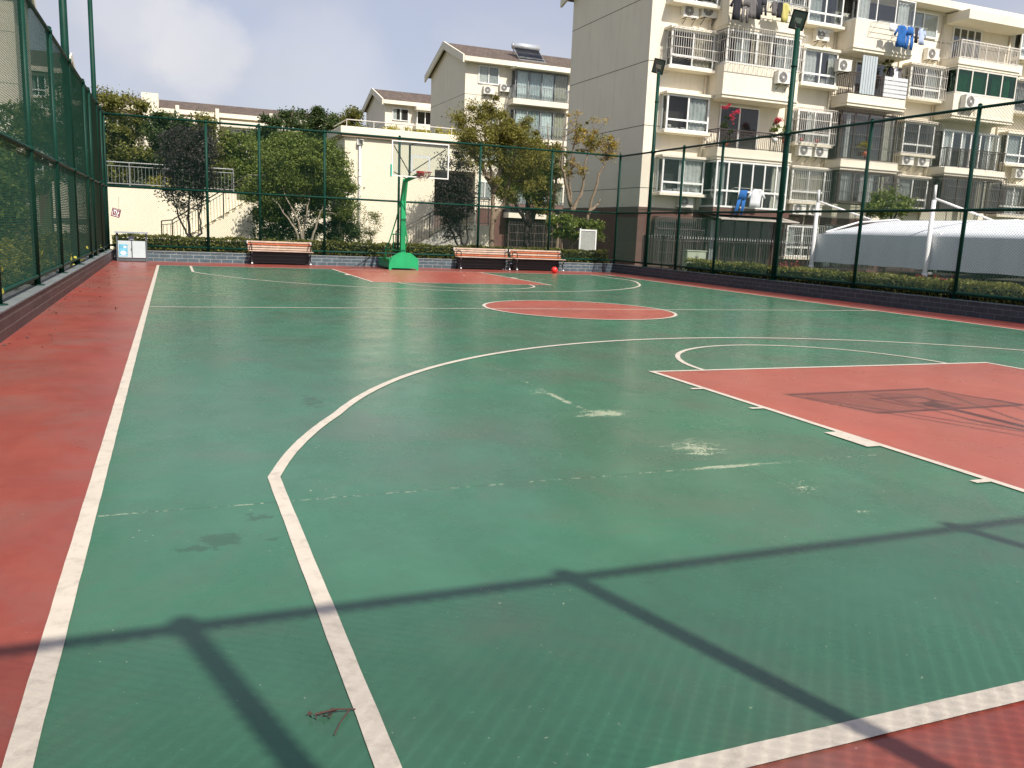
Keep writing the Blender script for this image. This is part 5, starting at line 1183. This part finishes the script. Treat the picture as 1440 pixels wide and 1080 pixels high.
def car(label, x, y, mat):
    t = thing('parked_car', (x, y, -.75), label, 'car', 'cars parked under the carport')
    # nose towards -x
    prof = [(-2.2, .35), (-2.22, .62), (-2.05, .80), (-1.1, .92), (-.45, 1.38), (.9, 1.42), (1.75, 1.02), (2.1, .96), (2.18, .55), (2.1, .33)]
    b = MB(); vs = []
    for (wd, ins) in ((-.86, 0), (-.78, .04), (.78, .04), (.86, 0)):
        pass
    secs = [(-.86, .0), (-.80, 1.0), (.80, 1.0), (.86, .0)]
    for yy, k in secs:
        for (px, pz) in prof: vs.append((px, yy, pz if k else (min(pz, .88) if pz > .9 else pz)))
    n = len(prof); fs = [(j * n + i, j * n + (i + 1) % n, (j + 1) * n + (i + 1) % n, (j + 1) * n + i) for j in range(3) for i in range(n)] + [tuple(range(n))[::-1], tuple(range(3 * n, 4 * n))]
    b.add(vs, fs); part(b, 'body', M[mat], t)
    b = MB()
    for s in (-1, 1): b.add([(-.95, s * .83, .93), (1.6, s * .83, 1.0), (.85, s * .79, 1.36), (-.4, s * .79, 1.33)], [(0, 1, 2, 3)])
    b.add([(-1.12, -.7, .945), (-1.12, .7, .945), (-.50, .66, 1.375), (-.50, -.66, 1.375)], [(0, 1, 2, 3)]); part(b, 'windows', M['car_glass'], t)
    for xx in (-1.35, 1.35):
        for s in (-1, 1):
            b = MB(); b.tube([(xx, s * .72, .31), (xx, s * .90, .31)], .31, 18); w_ = part(b, 'wheel', M['tyre'], t, True); b = MB(); b.tube([(xx, s * .86, .31), (xx, s * .915, .31)], .19, 12); sub(b, 'rim', 'ac', w_)
    for s in (-1, 1): b = MB(); b.bbox(-2.235, -2.12, s * .62 - .15, s * .62 + .15, .60, .72, .02); part(b, 'headlight', M['lamp_glass'], t)
car('dark car parked under the far end of the white carport', 22.6, 18.0, 'car_dark'); car('grey car parked under the middle of the white carport', 22.6, 14.9, 'car_grey'); car('dark car parked under the near part of the white carport', 22.6, 12.0, 'car_dark')
for i, (y, lb) in enumerate(((18.9, 'reddish leaved shrub below the far end of the carport skirt'), (14.1, 'reddish leaved shrub between hedge and carport, near the right edge'))):
    bush(lb, (18.0, y, -.1), [(0, 0, .55, .45, .9, .32, 1)], 1300, .035, 'leaf_red', 60 + i)

# ------------------------------------------------------------------ other buildings
Bm = thing('apartment_building', (20.9, 60, 0), 'cream apartment block with a solar water heater on its brown roof, behind the trees', 'building')
gable_block(Bm, 20.9, 36, 60, 69, -.5, 14.0, 15.6, over=.55, joints=(11.35, 8.5, 5.7), base=3.1)
for fl in range(4):
    z0 = 12.2 - fl * 2.8
    bay_window(Bm, 21.9, 23.55, z0, z0 + 1.3, 60, .08, cur=[(.0, .45, 'curtain'), (.55, 1, 'curtain_grey')], transom=False, seed=fl, hood=False)
    b = MB(); b.bbox(24.35, 29.3, 58.9, 60, z0 - 1.35, z0 - .95, .01); b.build('balcony', M['cream'], Bm)
    balcony_rail(Bm, 24.4, 29.1, z0 - .95, z0 - .02 , 60, 1.1, 'rail_steel', .14)
    glazed(Bm, 24.6, 29.0, z0 - .95, z0 + 1.18, 60, .75, cols=4, frame='rail_steel', glass='glass_teal', cur=[(.03, .27, 'curtain'), (.28, .5, 'curtain_grey'), (.52, .75, 'curtain'), (.78, 1, 'curtain_beige')], seed=fl, fw=.07)
b = MB(); b.prism_x([(58.6, 13.42), (58.6, 13.5), (60, 13.62), (60, 13.42)], 24.4, 29.5); b.build('awning', M['cream'], Bm)
b = MB(); b.prism_x([(58.6, 3.2), (58.6, 3.3), (60, 3.8), (60, 3.7)], 24.4, 29.2); b.build('awning', M['brown_base'], Bm)
glazed(Bm, 24.6, 29.1, .2, 3.05, 60, .6, cols=6, frame='rail_brown', cage=1, cagemat='grille_dark')
bay_window(Bm, 30.2, 32.4, 12.2, 13.5, 60, .08, transom=False, hood=False)
dup(ac0, (22.7, 60, 11.45), label='air conditioner left one on the cream block behind the olive tree'); dup(ac0, (24.0, 60, 11.75), label='air conditioner beside the balcony of the cream block behind the olive tree')
t = thing('solar_water_heater', (26.5, 61.2, 14.30), 'solar water heater with white tank on the brown roof of the middle block', 'water heater')
b = MB(); b.tube([(-1.1, .9, 1.35), (1.1, .9, 1.35)], .27, 16); b.tube([(-1.16, .9, 1.35), (-1.1, .9, 1.35)], .2, 12); part(b, 'tank', M['tank'], t, True)
b = MB()
for k in range(22): x = -1.0 + k * .095; b.tube([(x, .75, 1.15), (x, -.55, .12)], .036, 6)
part(b, 'tubes', M['tubes'], t, True)
b = MB(); b.bar((-1.08, .8, 1.1), (-1.08, -.6, .06), .05); b.bar((1.08, .8, 1.1), (1.08, -.6, .06), .05); b.bar((-1.1, -.6, .07), (1.1, -.6, .07), .08); b.bar((-1.0, 1.0, .2), (-1.0, 1.0, 1.2), .04); b.bar((1.0, 1.0, .2), (1.0, 1.0, 1.2), .04); b.bar((-1, 1, .3), (-1, -.5, .1), .04); b.bar((1, 1, .3), (1, -.5, .1), .04)
part(b, 'frame', M['rail_steel'], t)

Bs = thing('house', (19.6, 80, 0), 'small cream gabled building with brown roof, left of the middle apartment block', 'building')
gable_block(Bs, 19.6, 32, 80, 88.4, 0, 13.25, 14.65, over=.5, joints=(11.1,))
bay_window(Bs, 20.3, 21.9, 11.45, 12.6, 80, .08, cols and None, cur=[(.0, .25, 'curtain'), (.45, .6, 'curtain_grey')], transom=False, hood=False)
b = MB(); b.bbox(22.4, 27, 79.0, 80, 10.7, 11.2, .01); b.build('balcony', M['cream'], Bs); b = MB(); b.bbox(22.4, 27, 79.0, 80, 12.5, 12.85, .01); b.build('balcony_roof', M['cream'], Bs)
glazed(Bs, 22.6, 26.8, 11.2, 12.48, 80, .5, cols=5, frame='upvc'); bay_window(Bs, 20.3, 21.9, 8.6, 9.8, 80, .08, transom=False, hood=False)

Bf = thing('apartment_building', (0, 75, 0), 'long low cream building with brown tiled roof far behind the left trees', 'building')
gable_block(Bf, -14, 14.5, 75, 84, 2.0, 10.1, 11.2, over=.6)
b = MB(); b.box(-1.55, -.3, 73.85, 78, 3.0, 11.1); b.build('stair_tower', M['cream'], Bf)
b = MB()
for x in (.95, 4.0, 8.3, 12.3): b.box(x, x + .28, 73.9, 75, 6.5, 10.35)
for x0, x1 in ((1.3, 3.9), (4.4, 8.2), (8.7, 12.2)): b.box(x0, x1, 74.0, 75, 9.0, 9.5)
b.build('balcony_fin', M['cream'], Bf)
for k, (x0, x1) in enumerate(((-.1, .8), (1.5, 3.8), (5.0, 8.0), (8.9, 12.0))):
    bay_window(Bf, x0, x1, 7.6, 8.95, 75, .3, transom=False, cur=[(.05, .4, 'curtain'), (.6, .95, 'curtain_grey')], hood=False, seed=k); balcony_rail(Bf, x0, x1, 7.0, 7.9, 75, .9, 'rail_white', .16)
bay_window(Bf, -4.2, -2.6, 8.2, 9.5, 75, .08, transom=False)

Bl = thing('apartment_building', (-7.5, 55.3, 0), 'cream apartment block at the left edge seen through the green fence', 'building')
gable_block(Bl, -24, -7.5, 55.3, 60.8, -.5, 14.2, 16, over=.5, joints=(11.3, 8.5, 5.7), base=2.9)
for fl in range(4): bay_window(Bl, -13.4, -11.2, 3.5 + fl * 2.8, 5.1 + fl * 2.8, 55.3, .4, cur=[(0, .4, 'curtain')], seed=fl)
Bk = thing('apartment_building', (-6.9, 70, 0), 'cream block with brown roof and stacked windows, seen through the left fence', 'building')
gable_block(Bk, -24, -6.75, 70, 78, -.5, 11.75, 13.3, over=.6, joints=(8.6, 5.8), base=2.9)
for fl in range(3): bay_window(Bk, -8.75, -7.75, 9.6 - fl * 2.8, 11.1 - fl * 2.8, 70, .35, cur=[(0, .3, 'curtain_grey')], seed=fl + 4)
dup(ac0, (-8.2, 70, 8.75), label='air conditioner between the stacked windows seen through the left fence')

# ------------------------------------------------------------------ trees
tree('plum_tree', 'dark plum leaved tree with forked trunk before the left garden stairs', (1.02, 29.3, .28), [(-.02, 0, 2.75, 1.0, .8, 1.0, 4), (-.25, 0, 3.65, .5, .4, .55, 1), (.40, 0, 3.55, .5, .4, .6, 1), (-.15, 0, 1.75, .75, .5, .5, .7)], 16000, .038, 'leaf_plum', 'bark_dark',
     [[(0, 0, 0), (-.02, 0, .35), (-.32, 0, .95), (-.55, 0, 1.7), (-.6, 0, 2.6)], [(0.03, 0, 0), (.05, 0, .4), (.32, 0, .62), (.28, 0, 1.2), (.4, 0, 2.2), (.5, 0, 3.2)], [(0, 0, .3), (-.1, .05, 1.1), (0, .05, 2.2), (-.1, 0, 3.6)]], .055, 11, .26, 170, 40)
tree('plum_tree', 'dark plum leaved tree beside the hoop before the cream block', (10.72, 29.3, .28), [(-.32, 0, 2.1, .72, .6, .85, 3), (-.75, 0, 3.0, .3, .3, .9, .7), (-.1, 0, 3.3, .4, .35, .9, .8), (.3, 0, 2.6, .3, .35, .9, .7), (-.35, 0, 1.2, .6, .4, .5, .6)], 10500, .038, 'leaf_plum', 'bark_dark',
     [[(0, 0, 0), (-.1, 0, .5), (-.45, 0, 1.1), (-.75, 0, 1.9), (-.8, 0, 3.3)], [(.12, 0, 0), (.15, 0, .45), (.28, 0, .75), (.2, 0, 1.3), (.3, 0, 2.6), (.3, 0, 3.4)], [(.15, 0, .45), (-.05, 0, .9), (-.15, 0, 2.0), (-.1, 0, 3.9)]], .05, 12, .22, 170, 40)
tree('broadleaf_tree', 'large round green tree with pale spreading stems left of the hoop', (4.75, 29.4, .28), [(.1, .1, 2.75, 1.7, .9, 1.1, 3.4), (-1.0, .4, 2.0, 1.0, .6, .85, 1.3), (1.15, .3, 2.0, 1.0, .7, .95, 1.6), (-.2, .7, 3.6, 1.1, .6, .6, 1.1), (.8, .4, 3.5, 1.0, .6, .6, 1.1)], 54000, .040, 'leaf_green', 'bark_pale',
     [[(0, -.3, 0), (-.05, -.3, .5), (-.2, -.35, 1.2), (-.55, -.3, 1.9), (-.8, -.1, 2.6)], [(.05, -.3, 0), (.0, -.3, .7), (.1, -.3, 1.5), (.3, -.1, 2.4)], [(.1, -.3, 0), (.3, -.3, .6), (.6, -.3, 1.5), (.9, 0, 2.2)], [(-.05, -.3, 0), (-.3, -.3, .9), (-.9, -.2, 1.8)]], .06, 13, .26, 190, 40)
tree('bamboo_clump', 'dense dark green bamboo clump under the large round tree', (4.9, 30.1, .28), [(-1.1, .2, .95, .8, .5, .95, 1), (1.2, 0, .9, .85, .5, .9, 1), (0, .35, 1.1, .9, .4, 1.1, 1)], 20000, .055, 'leaf_darkgreen', 'bark_dark', [[(-.8, 0, 0), (-1, 0, 1.6)], [(.7, 0, 0), (1, 0, 1.6)], [(0, .2, 0), (0, .2, 1.8)]], .02, 14, .25, 90, 20, cat='bamboo', aspect=.3)
tree('bamboo_clump', 'light thin green shrub beside the drainpipe of the cream block', (7.45, 30.6, .28), [(0, 0, 1.25, .42, .3, .5, 1), (-.15, 0, .6, .3, .3, .4, .6)], 1300, .045, 'leaf_mid', 'bark', [[(0, 0, 0), (.02, 0, 1.3)], [(.05, 0, 0), (.2, 0, 1.2)]], .012, 15, .16, 40, 14, cat='shrub', aspect=.3)
tree('camphor_tree', 'tall olive yellow tree with straight brown trunk behind the benches', (12.42, 30.5, .2), [(-.5, 0, 5.2, 1.3, .9, 1.2, 3), (.95, 0, 4.5, 1.25, .9, 1.35, 2.6), (1.0, .1, 3.1, 1.2, .8, .8, 1.0), (-1.0, 0, 4.1, .75, .7, .8, .8), (1.7, .2, 3.7, .8, .7, .9, 1.1)], 50000, .037, 'leaf_olive', 'bark',
     [[(0, 0, 0), (.02, 0, 1.9), (-.05, 0, 3.2), (-.4, 0, 4.6), (-.5, 0, 5.8)], [(.02, 0, 1.6), (.45, 0, 2.25), (.75, .1, 3.4), (1.0, 0, 4.9)], [(-.02, 0, 2.7), (.35, 0, 3.9), (.3, 0, 5.4)], [(0, 0, 2.9), (-.9, 0, 4.2), (-1.1, 0, 4.8)]], .115, 16, .26, 200, 80)
tree('evergreen_tree', 'dark trunked green tree behind the right pair of benches', (15.45, 34, 0), [(-.15, 0, 4.4, 1.25, .9, 1.1, 2.4), (.5, 0, 3.5, .9, .8, .8, 1.2), (-.9, 0, 3.3, .7, .6, .6, .9)], 30000, .042, 'leaf_green', 'bark_dark', [[(0, 0, 0), (0, 0, 1.8), (-.7, 0, 2.7), (-.9, 0, 3.6)], [(0, 0, 1.7), (.5, 0, 2.6), (.7, 0, 3.9)], [(0, 0, 1.8), (0, 0, 4.0)]], .16, 17, .28, 150, 40)
tree('slender_tree', 'slim olive leaved tree with bare twigs before the corner of the grey gable', (16.35, 33.6, 0), [(-.1, 0, 4.6, .8, .6, 1.1, 1), (-.4, 0, 3.0, .5, .5, .8, .7)], 5000, .05, 'leaf_olive', 'bark', [[(0, 0, 0), (-.05, 0, 2.2), (-.2, 0, 4.0), (-.3, 0, 6.2)], [(0, 0, 1.9), (.25, 0, 3.4), (.4, 0, 5.4)], [(.5, 0, 0), (.45, 0, 1.6), (.1, 0, 2.6)]], .11, 18, .25, 50, 40)
tree('autumn_tree', 'sparse tree with yellow orange leaves and bare twigs before the grey gable', (16.45, 31.5, 0), [(1.45, 0, 5.1, .75, .5, .5, 1.3), (.35, 0, 5.4, .5, .4, .7, .6), (.1, 0, 4.3, .5, .4, .6, .5), (-.3, 0, 5.9, .4, .3, .8, .25), (1.0, 0, 6.0, .5, .3, .5, .2)], 2300, .042, 'leaf_orange', 'bark',
     [[(0, 0, 0), (0, 0, 2.4), (-.2, 0, 3.6), (-.1, 0, 5.1), (.1, 0, 6.6)], [(0, 0, 2.3), (.45, 0, 3.3), (.5, 0, 4.4), (.9, 0, 5.7)], [(.75, 0, 0), (.8, 0, 2.2), (1.2, 0, 4.0), (1.75, 0, 5.0), (2.1, 0, 5.6)], [(.8, 0, 2.3), (1.25, 0, 2.75), (1.35, 0, 2.95)], [(-.05, 0, 2.6), (-.6, 0, 4.2), (-.55, 0, 6.2)]], .085, 19, .18, 60, 130, extra=([(.3, 0, 5.4, .6, .4, .7, 1), (1.2, 0, 5.4, .8, .4, .4, 1)], 1500, 40, 'leaf_olive'))
tree('shrub', 'bright green leafy bush before the brown base of the grey gable', (15.75, 30.8, .1), [(-.1, 0, 1.65, .6, .4, .55, 2), (.6, 0, 1.5, .5, .4, .45, 1.3), (1.65, 0, 1.4, .35, .3, .4, .8), (1.4, 0, 1.75, .35, .3, .3, .6)], 7000, .055, 'leaf_green', 'bark', [[(0, 0, 0), (-.05, 0, 1.3)], [(0, 0, .3), (.8, 0, 1.2), (1.5, 0, 1.5)]], .05, 20, .16, 60, 20, cat='bush')
tree('small_tree', 'small dark green tree before the building, above the carport roof', (33.0, 30, 0), [(0, 0, 3.5, 1.3, .8, .7, 2), (-.9, 0, 3.2, .6, .5, .45, 1)], 3600, .07, 'leaf_green', 'bark_dark', [[(0, 0, 0), (0, 0, 3.0), (-.5, 0, 3.6)], [(0, 0, 2.4), (.6, 0, 3.6)]], .07, 21, .25, 50, 24)
# terrace trees
spec = [(-3.8, 36, 1.6, 2.0, 6.1, 'leaf_mid', 'bushy green tree on the terrace right beside the left fence'), (-1.3, 36.5, 1.5, 1.9, 6.45, 'leaf_mid', 'tall green tree above the left end of the cream wall'), (.45, 36, 1.2, 1.7, 5.7, 'leaf_darkgreen', 'dark green tree on the terrace left of the plum tree'),
        (1.9, 36.5, 1.2, 1.6, 5.5, 'leaf_mid', 'green tree on the terrace behind the plum tree'), (3.3, 36.2, 1.2, 1.5, 4.95, 'leaf_green', 'sunlit round green tree right of the plum tree'), (5.0, 38, 1.25, 1.9, 6.5, 'leaf_darkgreen', 'dark tree top rising behind the large round tree'),
        (6.9, 39, 1.3, 1.9, 6.95, 'leaf_darkgreen', 'tall dark green tree behind the left corner of the cream block'), (8.7, 41, 1.2, 1.6, 6.9, 'leaf_mid', 'green tree above the flat roof of the cream block')]
for i, (x, y, rx, rz, top, lf, lb) in enumerate(spec):
    zb = hgt(x, y) - .05
    tree('terrace_tree', lb, (x, y, zb), [(0, 0, top - zb - rz * .55, rx * .75, rx * .7, rz * .55, 1.5), (-.35 * rx, .1, top - zb - rz * 1.15, rx * .8, rx * .7, rz * .6, 1.3), (.4 * rx, -.1, top - zb - rz * 1.25, rx * .8, rx * .7, rz * .6, 1.3), (0, 0, .7, rx, rx * .6, .8, .9)], 25000, .055, lf, 'bark', [[(0, 0, 0), (.05, 0, 1.2), (-.1, 0, 2.2)], [(0, 0, .9), (.35, 0, 2.2)]], .07, 40 + i, .3, 80, 24, group='trees on the terrace')
for i, (x, y, rx, z, lb) in enumerate(((10.4, 38.2, .9, 5.85, 'yellow green shrub above the left half of the flat roof'), (12.0, 38.5, 1.0, 5.95, 'yellow green shrub above the middle of the flat roof'), (13.4, 38.8, .8, 6.05, 'yellow green shrub above the right end of the flat roof'))):
    zb = hgt(x, y); tree('shrub', lb, (x, y, zb), [(0, 0, z - zb - .4, rx, .6, .6, 2), (.1, 0, z - zb - 1.4, rx, .6, .9, 1)], 3200, .05, 'leaf_yellow', 'bark', [[(0, 0, 0), (0, 0, 2.4)], [(.1, 0, .2), (.4, 0, 2.2)]], .04, 70 + i, .2, 50, 14, group='shrubs above the flat roof', cat='shrub')
bush('rounded yellow green bush on the terrace edge left of the plum tree', (.0, 34.1, 2.3), [(0, 0, .35, .55, .3, .32, 1)], 900, .035, 'leaf_yellow', 80)
# garden beyond the left fence
spec = [(-4.2, 13.0, 1.0, 2.6, 'leaf_darkgreen', 'dark green garden tree nearest behind the left fence'), (-4.4, 16.5, 1.3, 3.4, 'leaf_darkgreen', 'second dark garden tree behind the left fence'), (-3.9, 20.5, 1.1, 3.3, 'leaf_green', 'third green garden tree behind the left fence'), (-4.8, 25.0, 1.5, 3.9, 'leaf_darkgreen', 'fourth dark garden tree behind the left fence'),
        (-5.4, 29.5, 1.5, 3.4, 'leaf_mid', 'fifth garden tree behind the left fence, olive green and low'), (-6.3, 34.5, 1.9, 4.9, 'leaf_green', 'garden tree behind the left fence at the terrace edge'), (-6.6, 44, 2.3, 6.4, 'leaf_mid', 'olive green garden tree before the stacked windows at left'), (-8.8, 40, 2.6, 5.9, 'leaf_darkgreen', 'wide dark garden tree before the cream block at the left edge')]
for i, (x, y, rx, top, lf, lb) in enumerate(spec):
    tree('garden_tree', lb, (x, y, -.05), [(0, 0, top - rx * .7, rx * .9, rx * .9, rx * .7, 2), (0, 0, top - rx * 1.4, rx, rx, rx * .75, 1.6), (0, 0, top * .35, rx * .8, rx * .8, top * .3, .9)], 12000, .07, lf, 'bark_dark', [[(0, 0, 0), (0, 0, top * .5), (.2, 0, top * .8)], [(0, 0, top * .3), (-.4, 0, top * .7)]], .09, 90 + i, .32, 80, 20, group='garden trees behind the left fence')
hedge('low clipped hedge across the lawn behind the left fence', -3.2, -2.4, 6, 33, -.03, .42, 160, .05, 'leaf_darkgreen', 120)
hedge('dark hedge added beyond the carport to darken the gap under its skirt', 25.6, 26.4, -2, 21, -.75, 1.2, 90, .07, 'leaf_darkgreen', 121)  # made-up hedge hiding the sunlit ground, so the space under the carport looks dark
# undergrowth between the far hedge and the garden walls
rg = np.random.default_rng(77); p = np.stack([-1.2 + rg.random(5000) * 18, 28.6 + rg.random(5000) * 3.6, .3 + rg.random(5000) ** 3 * .12], 1)
o = leaf_mesh('ground_cover', p, .05, M['leaf_hedge'], None, 5); tag(o, kind='stuff', label='low leafy ground cover behind the far hedge', cat='ground cover')
